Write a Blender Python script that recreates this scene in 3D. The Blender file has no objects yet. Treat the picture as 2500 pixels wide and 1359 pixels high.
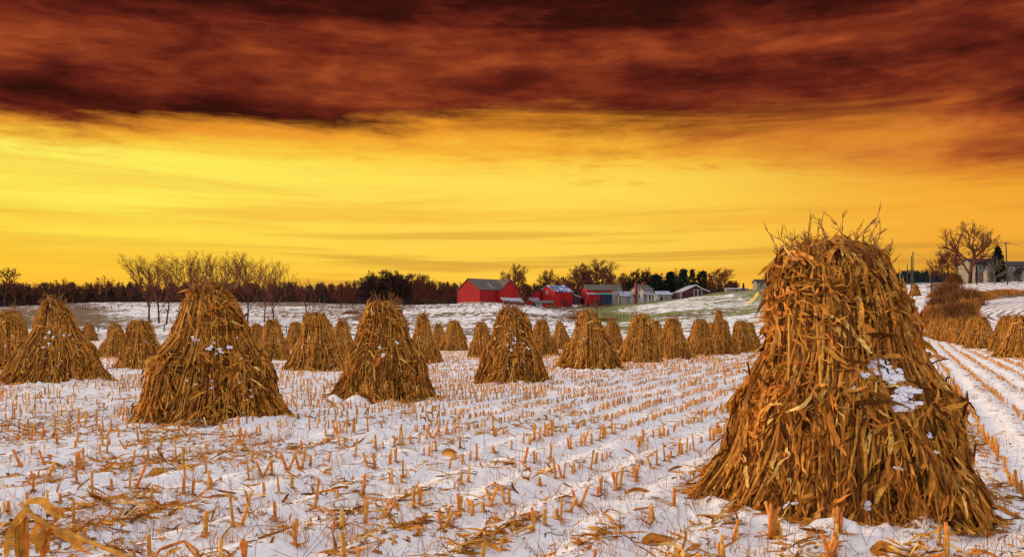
import bpy, math, random
import numpy as np
from mathutils import Vector, Matrix

# ------------------------------------------------------------------ camera / light first
F = 2165.0            # focal length in photo pixels (photo is 2500 wide)
VH = 800.0            # eye level row of the photo
CAMZ = 1.75
scene = bpy.context.scene
col = scene.collection
cam_d = bpy.data.cameras.new('camera'); cam = bpy.data.objects.new('camera', cam_d); col.objects.link(cam)
cam.location = (0, 0, CAMZ); cam.rotation_euler = (math.radians(90), 0, 0)
cam_d.sensor_width = 36; cam_d.lens = F / 2500 * 36; cam_d.shift_y = (VH - 679.5) / 2500
cam_d.clip_start = 0.05; cam_d.clip_end = 8000
scene.camera = cam
scene.view_settings.view_transform = 'Standard'
scene.view_settings.look = 'None'
scene.view_settings.gamma = 1
scene.view_settings.exposure = 0.0

SUN_AZ = -78.0        # degrees from +Y, negative is to the left
SUN_EL = 15.0
sd = bpy.data.lights.new('sun', 'SUN'); sun = bpy.data.objects.new('sun', sd); col.objects.link(sun)
sd.energy = 2.9; sd.angle = math.radians(8); sd.color = (1.0, 0.74, 0.46)
a, e = math.radians(SUN_AZ), math.radians(SUN_EL)
sdir = Vector((math.sin(a) * math.cos(e), math.cos(a) * math.cos(e), math.sin(e)))
sun.rotation_euler = sdir.to_track_quat('Z', 'Y').to_euler()


class NT:
    """small helper to write node trees"""
    def __init__(s, tree): s.t = tree
    def n(s, kind, **kw):
        x = s.t.nodes.new(kind)
        for k, v in kw.items(): setattr(x, k, v)
        return x
    def put(s, sock, v):
        if isinstance(v, bpy.types.NodeSocket): s.t.links.new(v, sock)
        else: sock.default_value = v
    def m(s, op, a, b=0.0, c=0.0, clamp=False):
        x = s.n('ShaderNodeMath', operation=op, use_clamp=clamp)
        s.put(x.inputs[0], a); s.put(x.inputs[1], b); s.put(x.inputs[2], c)
        return x.outputs[0]
    def mr(s, v, a, b, c=0.0, d=1.0, interp='SMOOTHSTEP'):
        x = s.n('ShaderNodeMapRange', interpolation_type=interp)
        s.put(x.inputs[0], v); s.put(x.inputs[1], a); s.put(x.inputs[2], b); s.put(x.inputs[3], c); s.put(x.inputs[4], d)
        return x.outputs[0]
    def ramp(s, v, stops, interp='LINEAR'):
        x = s.n('ShaderNodeValToRGB'); x.color_ramp.interpolation = interp
        r = x.color_ramp
        while len(r.elements) < len(stops): r.elements.new(0.5)
        for e_, (p, c) in zip(r.elements, stops):
            e_.position = p
            if not hasattr(c, '__len__'): c = (c, c, c)
            e_.color = (*c[:3], 1)
        s.put(x.inputs[0], v)
        return x.outputs[0]
    def mix(s, f, a, b, mode='MIX'):
        x = s.n('ShaderNodeMix', data_type='RGBA', blend_type=mode)
        s.put(x.inputs[0], f)
        for i, v in ((6, a), (7, b)):
            if isinstance(v, tuple) and len(v) == 3: v = (*v, 1)
            s.put(x.inputs[i], v)
        return x.outputs[2]
    def xyz(s, x_, y_, z_):
        x = s.n('ShaderNodeCombineXYZ'); s.put(x.inputs[0], x_); s.put(x.inputs[1], y_); s.put(x.inputs[2], z_)
        return x.outputs[0]
    def noise(s, vec, scale, detail=3, rough=0.5, dist=0.0):
        x = s.n('ShaderNodeTexNoise'); s.put(x.inputs['Vector'], vec); x.inputs['Scale'].default_value = scale
        x.inputs['Detail'].default_value = detail; x.inputs['Roughness'].default_value = rough
        x.inputs['Distortion'].default_value = dist
        return x.outputs[0]


def lin(h):
    r = []
    for i in (0, 2, 4):
        c = int(h[i:i + 2], 16) / 255
        r.append(c / 12.92 if c <= .04045 else ((c + .055) / 1.055) ** 2.4)
    return tuple(r)


def build_world():
    w = bpy.data.worlds.new('World'); scene.world = w; w.use_nodes = True
    t = w.node_tree; t.nodes.clear(); N = NT(t)
    tc = N.n('ShaderNodeTexCoord'); sp = N.n('ShaderNodeSeparateXYZ'); t.links.new(tc.outputs['Generated'], sp.inputs[0])
    x, y, z = sp.outputs
    hl = N.m('SQRT', N.m('ADD', N.m('MULTIPLY', x, x), N.m('MULTIPLY', y, y)))
    el = N.m('DIVIDE', z, N.m('MAXIMUM', hl, 0.02))
    az = N.m('ARCTAN2', x, y)
    azn = N.mr(az, -0.6, 0.6, 0, 1, 'LINEAR')
    # clear evening band under the cloud deck: elevation gradients for left, middle and right
    ein = N.mr(el, 0.0, 0.3, 0, 1, 'LINEAR')
    left = N.ramp(ein, [(0.0, lin('f0a030')), (.13, lin('ffb938')), (.22, lin('ffcd3a')), (.32, lin('ffe04a')), (.45, lin('ffec58')), (.6, lin('fff460')), (.645, lin('ffe046')), (.70, lin('ef9c2a')), (.8, lin('e88a26'))])
    mid = N.ramp(ein, [(0.0, lin('f0a030')), (.13, lin('ffc03c')), (.25, lin('ffd04a')), (.4, lin('ffd650')), (.55, lin('ffdd54')), (.66, lin('ffc63c')), (.76, lin('f09a2a'))])
    right = N.ramp(ein, [(0.0, lin('e89028')), (.13, lin('ffad34')), (.2, lin('dc9c34')), (.32, lin('f8b03a')), (.45, lin('f6a832')), (.56, lin('e8942a')), (.68, lin('d67c24')), (.82, lin('c86a20')), (1, lin('a84e1e'))])
    f1 = N.mr(azn, 0.08, 0.5); f2 = N.mr(azn, 0.55, 0.95)
    clear = N.mix(f2, N.mix(f1, left, mid), right)
    # thin streaks in the clear band
    st = N.noise(N.xyz(N.m('MULTIPLY', az, 2.2), N.m('MULTIPLY', el, 62.0), 3.1), 1.0, 5, .55, .4)
    lowm = N.m('MULTIPLY', N.mr(el, .17, .05, 0.15, 1.0), N.mr(azn, .15, .45, .55, 1.0))
    stm = N.m('MULTIPLY', N.mr(st, .50, .66), lowm)
    clear = N.mix(N.m('MULTIPLY', stm, .62), clear, lin('c48a34'))
    st2 = N.noise(N.xyz(N.m('MULTIPLY', az, 1.6), N.m('MULTIPLY', el, 30.0), 8.7), 1.0, 6, .6, .6)
    clear = N.mix(N.m('MULTIPLY', N.mr(st2, .46, .68), .42), clear, lin('f0a02c'))
    # cloud deck
    edge = N.ramp(azn, [(0.07, .203), (.15, .206), (.25, .222), (.5, .228), (.62, .219), (.72, .212), (.84, .198), (.93, .168), (1, .148)])
    soft = N.ramp(azn, [(0.05, .012), (.30, .014), (.45, .018), (.60, .032), (.75, .050), (1, .046)])
    en = N.noise(N.xyz(N.m('MULTIPLY', az, 3.2), N.m('MULTIPLY', el, 22.0), 1.3), 1.0, 8, .62, .7)
    en2 = N.noise(N.xyz(N.m('MULTIPLY', az, 16.0), N.m('MULTIPLY', el, 70.0), 5.3), 1.0, 8, .7, .3)
    rel = N.m('SUBTRACT', el, edge)
    amp = N.m('ADD', N.m('MULTIPLY', soft, 1.3), .01)
    rel = N.m('ADD', rel, N.m('MULTIPLY', N.m('SUBTRACT', en, .5), N.m('MULTIPLY', amp, 2.6)))
    rel = N.m('ADD', rel, N.m('MULTIPLY', N.m('SUBTRACT', en2, .5), .030))
    cov = N.mr(rel, N.m('MULTIPLY', soft, -1.0), soft)
    c1 = N.noise(N.xyz(N.m('MULTIPLY', az, 3.6), N.m('MULTIPLY', el, 13.0), 2.9), 1.0, 10, .54, .5)
    c2 = N.noise(N.xyz(N.m('MULTIPLY', az, 11.0), N.m('MULTIPLY', el, 28.0), 7.2), 1.0, 9, .57, .5)
    c3 = N.noise(N.xyz(N.m('MULTIPLY', az, 26.0), N.m('MULTIPLY', el, 120.0), 4.2), 1.0, 5, .6, .5)
    c4 = N.noise(N.xyz(N.m('MULTIPLY', az, .9), N.m('MULTIPLY', el, 24.0), 11.3), 1.0, 3, .5, .3)
    c = N.m('ADD', N.m('ADD', N.m('MULTIPLY', c1, .46), N.m('MULTIPLY', c2, .26)), N.m('MULTIPLY', c4, .28))
    c = N.m('ADD', c, N.m('MULTIPLY', N.m('SUBTRACT', c3, .5), .15))
    c = N.m('ADD', N.m('MULTIPLY', N.m('SUBTRACT', c, .5), 2.0), .5)
    bias = N.ramp(N.mr(el, .12, .40, 0, 1, 'LINEAR'), [(0, .62), (.22, .60), (.30, .54), (.38, .43), (.46, .42), (.55, .56), (.64, .57), (.72, .43), (.82, .30), (1, .18)])
    c = N.m('ADD', c, N.m('SUBTRACT', bias, .5))
    c = N.m('ADD', c, N.mr(azn, .62, .05, -.02, .10))
    c = N.m('ADD', c, N.m('MULTIPLY', N.m('MULTIPLY', N.mr(azn, .56, .76, 0, .26), N.mr(azn, .98, .86)), N.mr(el, .285, .225)))
    dark = N.ramp(c, [(.10, lin('220c08')), (.30, lin('3e140d')), (.46, lin('642216')), (.6, lin('83351c')), (.76, lin('a84c24')), (.96, lin('d07a30'))])
    wisp = N.mr(N.m('ADD', rel, N.m('MULTIPLY', N.m('SUBTRACT', en2, .5), .08)), -.045, .004)
    clear = N.mix(N.m('MULTIPLY', wisp, .65), clear, lin('e88f2a'))
    front = N.mix(cov, clear, dark)
    # the rest of the dome, away from the sunset: unseen pale violet-blue sky, made bright to light the snow
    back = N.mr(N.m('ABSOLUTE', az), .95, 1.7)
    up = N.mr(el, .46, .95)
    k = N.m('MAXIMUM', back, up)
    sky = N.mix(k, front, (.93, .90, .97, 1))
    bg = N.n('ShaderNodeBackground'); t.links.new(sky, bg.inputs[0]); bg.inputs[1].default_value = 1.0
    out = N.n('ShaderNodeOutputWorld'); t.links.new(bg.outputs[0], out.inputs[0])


build_world()

# ------------------------------------------------------------------ noise + terrain
_rs = np.random.RandomState(7)
_tab = _rs.rand(256, 256)


def vnoise(x, y):
    x = np.asarray(x, float); y = np.asarray(y, float)
    xi = np.floor(x).astype(int); yi = np.floor(y).astype(int); fx = x - xi; fy = y - yi
    fx = fx * fx * (3 - 2 * fx); fy = fy * fy * (3 - 2 * fy)
    g = lambda i, j: _tab[i & 255, j & 255]
    return (g(xi, yi) * (1 - fx) + g(xi + 1, yi) * fx) * (1 - fy) + (g(xi, yi + 1) * (1 - fx) + g(xi + 1, yi + 1) * fx) * fy


def fbm(x, y, o=4):
    s = 0; a_ = .5; t_ = 0
    for i in range(o):
        s = s + a_ * vnoise(x * 2 ** i + 17.3 * i, y * 2 ** i + 9.1 * i); t_ += a_; a_ *= .5
    return s / t_


YS = [40, 55, 75, 120, 160, 200, 260, 330, 430]
CT = {  # photo column -> photo row of the ground at each distance
    -900: [0, 0, 848, 815, 802, 788, 768, 757, 750],
    0:    [0, 0, 848, 815, 801, 786, 768, 757, 748],
    200:  [0, 0, 848, 816, 803, 790, 768, 746, 738],
    450:  [0, 0, 849, 818, 804, 792, 772, 752, 737],
    700:  [0, 0, 849, 818, 803, 790, 772, 754, 737],
    860:  [0, 0, 849, 816, 801, 786, 772, 757, 742],
    980:  [0, 0, 849, 816, 799, 782, 763, 747, 746],
    1100: [0, 0, 849, 816, 798, 778, 758, 741, 743],
    1250: [0, 0, 849, 816, 798, 776, 755, 738, 741],
    1330: [0, 0, 849, 815, 799, 780, 767, 752, 742],
    1400: [0, 0, 849, 814, 800, 786, 777, 756, 742],
    1490: [0, 0, 848, 812, 798, 785, 766, 745, 738],
    1600: [0, 0, 847, 810, 791, 775, 755, 738, 733],
    1700: [0, 0, 846, 808, 784, 764, 741, 722, 720],
    1840: [0, 0, 845, 804, 775, 749, 725, 706, 704],
    2050: [0, 0, 845, 804, 768, 735, 712, 699, 698],
    2240: [0, 0, 848, 818, 788, 750, 712, 693, 692],
    2350: [0, 0, 848, 815, 772, 732, 690, 687, 688],
    2500: [0, 0, 847, 806, 757, 718, 683, 684, 686],
    3400: [0, 0, 847, 806, 757, 718, 683, 684, 686]}


def _make_H():
    us = sorted(CT); A = np.array([(u - 1250) / F for u in us])
    Z = np.zeros((len(us), len(YS)))
    for i, u in enumerate(us):
        for j, Y in enumerate(YS):
            Z[i, j] = 0 if j < 2 else CAMZ + (VH - CT[u][j]) / F * Y
    ag = np.linspace(-1.1, 1.1, 441); yg = np.linspace(30, 460, 431)
    T = np.array([np.interp(yg, YS, Z[i]) for i in range(len(us))])
    G = np.array([np.interp(ag, A, T[:, j]) for j in range(len(yg))]).T
    def blur(M, s, ax):
        r = int(3 * s); k = np.exp(-.5 * (np.arange(-r, r + 1) / s) ** 2); k /= k.sum()
        pad = [(0, 0), (0, 0)]; pad[ax] = (r, r)
        return np.apply_along_axis(lambda v: np.convolve(v, k, 'valid'), ax, np.pad(M, pad, mode='edge'))
    G = blur(G, 4, 0); G = blur(G, 7, 1)
    return ag, yg, G


AG, YG, HG = _make_H()
ROWA = math.radians(24.6); CR, SR = math.cos(ROWA), math.sin(ROWA)
ROWS = 0.80
FEET = [(1385, 1268, .06), (1365, 1286, .06), (1440, 1240, .06), (1485, 1178, .06), (1500, 1186, .05), (1590, 1168, .06), (1655, 1212, .07), (1640, 1225, .06), (1625, 1240, .06), (1680, 1248, .06),
        (1215, 1325, .08), (1325, 1302, .06), (1580, 1275, .05), (1545, 1290, .05), (2080, 1335, .07), (2350, 1328, .07), (2400, 1300, .06)]
BANKS = []   # (x, y, R) snow banked against the shocks


def ground0(x, y):
    x = np.asarray(x, float); y = np.asarray(y, float)
    yy = np.clip(y, 30, 459.9); a_ = np.clip(x / np.maximum(yy, 1), -1.09, 1.09)
    i = (a_ - AG[0]) / (AG[1] - AG[0]); j = yy - YG[0]
    i0 = np.floor(i).astype(int); j0 = np.floor(j).astype(int); fi = i - i0; fj = j - j0
    return (HG[i0, j0] * (1 - fi) + HG[i0 + 1, j0] * fi) * (1 - fj) + (HG[i0, j0 + 1] * (1 - fi) + HG[i0 + 1, j0 + 1] * fi) * fj


def rowc(x, y): return x * CR - y * SR


def ground(x, y):
    x = np.asarray(x, float); y = np.asarray(y, float)
    z = ground0(x, y)
    fade = np.clip((75 - y) / 40, 0, 1)
    wob = (fbm(x * .35, y * .35, 2) - .5) * .5
    d = rowc(x, y) + wob * .5
    ridge = .045 * np.cos(2 * np.pi * d / ROWS) * (.4 + fbm(x * .8 + 40, y * .8, 2)) 
    m = (fbm(x * 1.1 + 5, y * 1.1, 3) - .5) * .10 + (fbm(x * 4.5, y * 4.5 + 3, 3) - .5) * .045 + (fbm(x * 13, y * 13 + 7, 2) - .5) * .014
    z = z + fade * (ridge + m)
    far = np.clip((y - 90) / 60, 0, 1)
    z = z + far * (fbm(x * .05, y * .05 + 30, 4) - .5) * 1.1 + far * (fbm(x * .35, y * .35 + 3, 3) - .5) * .25
    for u_, v_, r_ in FEET:
        yf = CAMZ * F / (v_ - VH); xf = (u_ - 1250) / F * yf
        z = z - .035 * np.exp(-(((x - xf) / r_) ** 2 + ((y - yf) / (r_ * 1.5)) ** 2))
    for bx, by, R in BANKS:
        r = np.hypot(x - bx, y - by)
        sel = r < R * 1.6
        if np.any(sel):
            ang = np.arctan2(y - by, x - bx)
            nn = fbm(ang * 6 + bx, r * 3, 3)
            z = z + np.where(sel, np.exp(-((r - R * .98) / .13) ** 2) * np.clip(nn - .32, 0, .22) * .42, 0)
    return z


def gz(x, y): return float(ground(np.array([x]), np.array([y]))[0])


def hit(u, v, y0=4.0, y1=455.0):
    """where the line of sight through photo pixel (u, v) meets the ground"""
    Y = np.exp(np.linspace(math.log(y0), math.log(y1), 4000))
    z = CAMZ + (VH - v) / F * Y; g = ground0((u - 1250) / F * Y, Y)
    k = np.nonzero(g >= z)[0]
    Yh = Y[k[0]] if len(k) else y1
    return (u - 1250) / F * Yh, Yh


def PX(u, v, Y): return Vector(((u - 1250) / F * Y, Y, CAMZ + (VH - v) / F * Y))


# ------------------------------------------------------------------ mesh helpers
def tag(o, label=None, cat=None, group=None, kind=None):
    if label: o['label'] = label
    if cat: o['category'] = cat
    if group: o['group'] = group
    if kind: o['kind'] = kind
    return o


def empty(name, loc, rz=0.0, label=None, cat=None, group=None):
    o = bpy.data.objects.new(name, None); col.objects.link(o)
    o.location = loc; o.rotation_euler = (0, 0, rz); o.empty_display_size = .3
    return tag(o, label, cat, group)


class Geo:
    """numpy quad soup with a per-vertex tint"""
    def __init__(s): s.V = []; s.F = []; s.T = []; s.C = []; s.n = 0
    def add(s, V, Fq, T, C=None):
        V = np.asarray(V, float).reshape(-1, 3); Fq = np.asarray(Fq, int).reshape(-1, 4)
        s.V.append(V); s.F.append(Fq + s.n); s.n += len(V)
        s.T.append(np.broadcast_to(np.asarray(T, float), (len(V),)) if np.ndim(T) == 0 else np.asarray(T, float).ravel())
        s.C.append(np.zeros(len(V)) if C is None else np.asarray(C, float).ravel())
    def tubes(s, P, R, sides=5, tint=0.5, cap=False):
        P = np.asarray(P, float); R = np.asarray(R, float)
        if P.ndim == 2: P = P[None]; R = R[None]
        n, k, _ = P.shape
        R = np.broadcast_to(R, (n, k))
        if cap:
            P = np.concatenate([P, P[:, -1:]], 1); R = np.concatenate([R, R[:, -1:] * .02], 1); k += 1
        T = np.gradient(P, axis=1); 
        if cap: T[:, -1] = T[:, -2] = T[:, -3]
        T /= np.linalg.norm(T, axis=2, keepdims=True) + 1e-9
        ref = np.where(np.abs(T[..., 2:3]) > .8, np.array([1., .1, 0]), np.array([0, .1, 1.]))
        U = np.cross(T, ref); U /= np.linalg.norm(U, axis=2, keepdims=True) + 1e-9
        W = np.cross(T, U)
        a_ = np.arange(sides) / sides * 2 * np.pi
        ring = (U[:, :, None] * np.cos(a_)[None, None, :, None] + W[:, :, None] * np.sin(a_)[None, None, :, None]) * R[:, :, None, None] + P[:, :, None]
        i = np.arange(n)[:, None, None] * k * sides; j = np.arange(k - 1)[None, :, None] * sides; c = np.arange(sides)[None, None]
        c2 = (c + 1) % sides
        Fq = np.stack([i + j + c, i + j + c2, i + j + sides + c2, i + j + sides + c], -1)
        tt = np.broadcast_to(np.asarray(tint, float).reshape(-1, 1, 1) if np.ndim(tint) else np.full((1, 1, 1), tint), (n, k, sides))
        s.add(ring, Fq, tt)
    def ribbons(s, P, WD, hw, tint, fold=.3, thick=False):
        """P (n,k,3) centre line, WD (n,k,3) unit width direction, hw (n,k)"""
        n, k, _ = P.shape
        T = np.gradient(P, axis=1); T /= np.linalg.norm(T, axis=2, keepdims=True) + 1e-9
        NN = np.cross(T, WD)
        w = WD * hw[..., None]
        V = np.stack([P - w, P + NN * hw[..., None] * fold, P + w], 2)
        i = np.arange(n)[:, None, None] * k * 3; j = np.arange(k - 1)[None, :, None] * 3; c = np.arange(2)[None, None]
        Fq = np.stack([i + j + c, i + j + c + 1, i + j + c + 4, i + j + c + 3], -1)
        tt = np.broadcast_to(np.asarray(tint).reshape(-1, 1, 1), (n, k, 3))
        cc = np.broadcast_to(np.array([-1., 0, 1])[None, None], (n, k, 3))
        s.add(V, Fq, tt, cc)
    def build(s, name, m, parent=None, smooth=True, kind=None):
        V = np.concatenate(s.V); Fq = np.concatenate(s.F)
        me = bpy.data.meshes.new(name)
        me.vertices.add(len(V)); me.vertices.foreach_set('co', V.ravel())
        me.loops.add(len(Fq) * 4); me.loops.foreach_set('vertex_index', Fq.ravel().astype(np.int32))
        me.polygons.add(len(Fq)); me.polygons.foreach_set('loop_start', (np.arange(len(Fq)) * 4).astype(np.int32))
        me.update(calc_edges=True)
        me.polygons.foreach_set('use_smooth', np.full(len(Fq), smooth))
        for nm, dat in (('tint', s.T), ('cross', s.C)):
            at = me.attributes.new(nm, 'FLOAT', 'POINT'); at.data.foreach_set('value', np.concatenate(dat).astype(np.float32))
        me.materials.append(m)
        o = bpy.data.objects.new(name, me); col.objects.link(o)
        if parent: o.parent = parent
        if kind: o['kind'] = kind
        return o


class MB:
    """small hard-edged builder"""
    def __init__(s): s.v = []; s.f = []
    def poly(s, pts, faces):
        b = len(s.v); s.v += [tuple(p) for p in pts]; s.f += [tuple(i + b for i in f) for f in faces]
    def box(s, x0, x1, y0, y1, z0, z1):
        s.poly([(x0, y0, z0), (x1, y0, z0), (x1, y1, z0), (x0, y1, z0), (x0, y0, z1), (x1, y0, z1), (x1, y1, z1), (x0, y1, z1)],
               [(0, 3, 2, 1), (4, 5, 6, 7), (0, 1, 5, 4), (1, 2, 6, 5), (2, 3, 7, 6), (3, 0, 4, 7)])
    def slab(s, a_, b_, c_, d_, t):
        """quad abcd given thickness t along its normal (downwards)"""
        a_, b_, c_, d_ = map(Vector, (a_, b_, c_, d_)); n = (b_ - a_).cross(d_ - a_).normalized() * -t
        s.poly([a_, b_, c_, d_, a_ + n, b_ + n, c_ + n, d_ + n],
               [(0, 1, 2, 3), (7, 6, 5, 4), (0, 4, 5, 1), (1, 5, 6, 2), (2, 6, 7, 3), (3, 7, 4, 0)])
    def build(s, name, m, parent=None, smooth=False):
        me = bpy.data.meshes.new(name); me.from_pydata(s.v, [], s.f); me.update(); me.materials.append(m)
        if smooth: me.polygons.foreach_set('use_smooth', [True] * len(me.polygons))
        o = bpy.data.objects.new(name, me); col.objects.link(o)
        if parent: o.parent = parent
        return o


def copy_tree(o, parent=None):
    c = o.copy(); col.objects.link(c); c.parent = parent
    for ch in o.children: copy_tree(ch, c)
    return c


# ------------------------------------------------------------------ materials
def mat(name, base=(.5, .5, .5), rough=.8, fn=None, spec=.2):
    m = bpy.data.materials.new(name); m.use_nodes = True; N = NT(m.node_tree)
    b = m.node_tree.nodes['Principled BSDF']; b.inputs['Roughness'].default_value = rough
    b.inputs['Specular IOR Level'].default_value = spec
    b.inputs['Base Color'].default_value = (*base, 1)
    if fn: fn(N, b, base)
    return m


def attr(N, name): x = N.n('ShaderNodeAttribute', attribute_name=name); return x.outputs['Fac']


def objco(N): return N.n('ShaderNodeTexCoord').outputs['Object']


def corn_fn(gain=1.0, transl=.12):
    def fn(N, b, base):
        t = attr(N, 'tint'); c = attr(N, 'cross')
        g = lambda x: tuple(min(v * gain, .95) for v in x)
        colr = N.ramp(t, [(0, g((.055, .018, .005))), (.17, g((.17, .058, .010))), (.34, g((.42, .165, .024))), (.52, g((.72, .33, .050))), (.68, g((.42, .185, .026))), (.82, g((.66, .20, .030))), (.90, g((.70, .33, .055))), (1, g((.95, .60, .17)))])
        n1 = N.noise(objco(N), 22.0, 3, .6)
        n2 = N.noise(objco(N), 5.0, 2, .5)
        str_ = N.m('SINE', N.m('MULTIPLY', c, 22.0))
        f = N.m('ADD', N.mr(n1, .3, .7, .55, 1.2, 'LINEAR'), N.m('MULTIPLY', str_, .07))
        f = N.m('MULTIPLY', f, N.mr(n2, .3, .7, .82, 1.14, 'LINEAR'))
        colr = N.mix(1.0, colr, N.xyz(f, f, f), 'MULTIPLY')
        N.t.links.new(colr, b.inputs['Base Color'])
        if transl:
            tr = N.n('ShaderNodeBsdfTranslucent'); N.t.links.new(colr, tr.inputs[0])
            mx = N.n('ShaderNodeMixShader'); mx.inputs[0].default_value = transl
            out = N.t.nodes['Material Output']
            N.t.links.new(b.outputs[0], mx.inputs[1]); N.t.links.new(tr.outputs[0], mx.inputs[2]); N.t.links.new(mx.outputs[0], out.inputs[0])
    return fn


def bark_fn(N, b, base):
    n = N.noise(objco(N), 3.0, 4, .6)
    k = tuple(v * .55 for v in base); k2 = tuple(v * 1.5 for v in base)
    N.t.links.new(N.ramp(n, [(.3, k), (.7, k2)]), b.inputs['Base Color'])


def board_fn(axis=0, sc=5.0, amt=.25):
    def fn(N, b, base):
        sp = N.n('ShaderNodeSeparateXYZ'); N.t.links.new(objco(N), sp.inputs[0])
        x = N.m('ADD', sp.outputs[0], sp.outputs[1]) if axis == 0 else sp.outputs[2]
        s_ = N.m('FRACT', N.m('MULTIPLY', x, sc))
        line = N.mr(s_, .0, .12, 1 - amt, 1, 'LINEAR')
        vec = N.xyz(N.m('MULTIPLY', sp.outputs[0], 3.0), N.m('MULTIPLY', sp.outputs[1], 3.0), N.m('MULTIPLY', sp.outputs[2], .35)) if axis == 0 else objco(N)
        n = N.mr(N.noise(vec, 1.0, 4, .6), .25, .75, .68, 1.25, 'LINEAR')
        f = N.m('MULTIPLY', line, n)
        N.t.links.new(N.mix(1.0, base, N.xyz(f, f, f), 'MULTIPLY'), b.inputs['Base Color'])
    return fn


def mottle_fn(sc=1.5, lo=.7, hi=1.25, other=None, cut=None):
    def fn(N, b, base):
        n = N.noise(objco(N), sc, 5, .6)
        if other is None:
            f = N.mr(n, .3, .7, lo, hi, 'LINEAR')
            N.t.links.new(N.mix(1.0, base, N.xyz(f, f, f), 'MULTIPLY'), b.inputs['Base Color'])
        else:
            N.t.links.new(N.mix(N.mr(n, cut - .03, cut + .03), base, other), b.inputs['Base Color'])
    return fn


M = {}
M['corn'] = mat('corn_leaf', rough=.85, fn=corn_fn(1.08), spec=.06)
M['corn_far'] = mat('corn_leaf_plain', rough=.8, fn=corn_fn(1.08, 0), spec=.06)
M['stalk'] = mat('corn_stalk', rough=.75, fn=corn_fn(1.0, 0), spec=.12)
M['stub'] = mat('stub_stalk', rough=.6, fn=corn_fn(1.15, 0), spec=.25)
M['tassel'] = mat('tassel', (.27, .12, .035), .8, mottle_fn(9, .6, 1.4))
M['core'] = mat('shaded_inner_stalks', (.085, .034, .01), .9, mottle_fn(12, .5, 1.5))  # inner cone coloured dark so gaps between the leaves read as shade
M['twine'] = mat('twine', (.75, .09, .05), .6, mottle_fn(60, .8, 1.2))
M['bark'] = mat('bark', (.055, .030, .020), .95, bark_fn)
M['bark_light'] = mat('bark_light', (.16, .115, .075), .95, bark_fn)
M['twig'] = mat('twig', (.15, .042, .024), .95, bark_fn)
M['twig_warm'] = mat('twig_warm', (.15, .045, .025), .95, bark_fn)
M['twig_dark'] = mat('twig_dark', (.055, .024, .018), .95, bark_fn)
M['wood'] = mat('wood', (.060, .030, .022), 1.0, mottle_fn(.12, .5, 1.6))
M['needles'] = mat('needles', (.018, .030, .022), .9, mottle_fn(1.2, .5, 1.6))
M['needles_blue'] = mat('needles_blue', (.020, .040, .040), .9, mottle_fn(1.0, .5, 1.6))
M['brush'] = mat('brush', (.50, .20, .035), .95, mottle_fn(.6, .5, 1.5))
M['brush_dark'] = mat('brush_dark', (.24, .090, .024), .95, mottle_fn(.6, .5, 1.5))
M['red_board'] = mat('red_board', (.32, .014, .014), .85, board_fn(0, 1.1, .4))
M['red_bright'] = mat('red_bright', (.42, .017, .015), .85, board_fn(0, 1.1, .35))
M['maroon_board'] = mat('maroon_board', (.085, .030, .040), .85, board_fn(0, 2.4, .25))
M['white_board'] = mat('white_board', (.38, .36, .32), .8, board_fn(1, 4.0, .18))
M['cream_board'] = mat('cream_board', (.30, .25, .19), .8, board_fn(1, 4.0, .18))
M['white_paint'] = mat('white_paint', (.6, .6, .6), .6, mottle_fn(3, .85, 1.1))
M['grey_roof'] = mat('grey_roof', (.105, .088, .070), .9, mottle_fn(.5, .75, 1.3))
M['snow_roof'] = mat('snow_roof', (.36, .35, .42), .8, mottle_fn(.6, 0, 0, (.13, .12, .13), .56))
M['blue_roof'] = mat('blue_roof', (.07, .11, .22), .5, mottle_fn(.45, 0, 0, (.55, .56, .66), .53))
M['teal_roof'] = mat('teal_roof', (.06, .28, .22), .5, mottle_fn(1, .8, 1.3))
M['dark_roof'] = mat('dark_roof', (.040, .034, .040), .85, mottle_fn(.7, .7, 1.3))
M['navy_door'] = mat('navy_door', (.025, .030, .075), .7, board_fn(0, 1.6, .3))
M['brick'] = mat('brick', (.26, .045, .030), .9, mottle_fn(6, .7, 1.3))
M['stone'] = mat('stone', (.34, .26, .19), .9, mottle_fn(2.5, .6, 1.3))
M['glass'] = mat('window_glass', (.03, .035, .05), .15, spec=.6)
M['post'] = mat('post_wood', (.10, .065, .045), .9, mottle_fn(8, .7, 1.3))
M['pole'] = mat('pole_wood', (.075, .05, .035), .9, mottle_fn(5, .7, 1.3))


def snow_fn(N, b, base):
    n = N.noise(objco(N), 14.0, 4, .6)
    N.t.links.new(N.mix(N.mr(n, .35, .75), base, (.70, .66, .72)), b.inputs['Base Color'])
    bp = N.n('ShaderNodeBump'); bp.inputs['Strength'].default_value = .4; bp.inputs['Distance'].default_value = .01
    N.t.links.new(N.noise(objco(N), 60.0, 3, .6), bp.inputs['Height']); N.t.links.new(bp.outputs[0], b.inputs['Normal'])
    b.inputs['Subsurface Weight'].default_value = 0.0


M['snow'] = mat('snow', (.86, .84, .88), .6, snow_fn)


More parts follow.
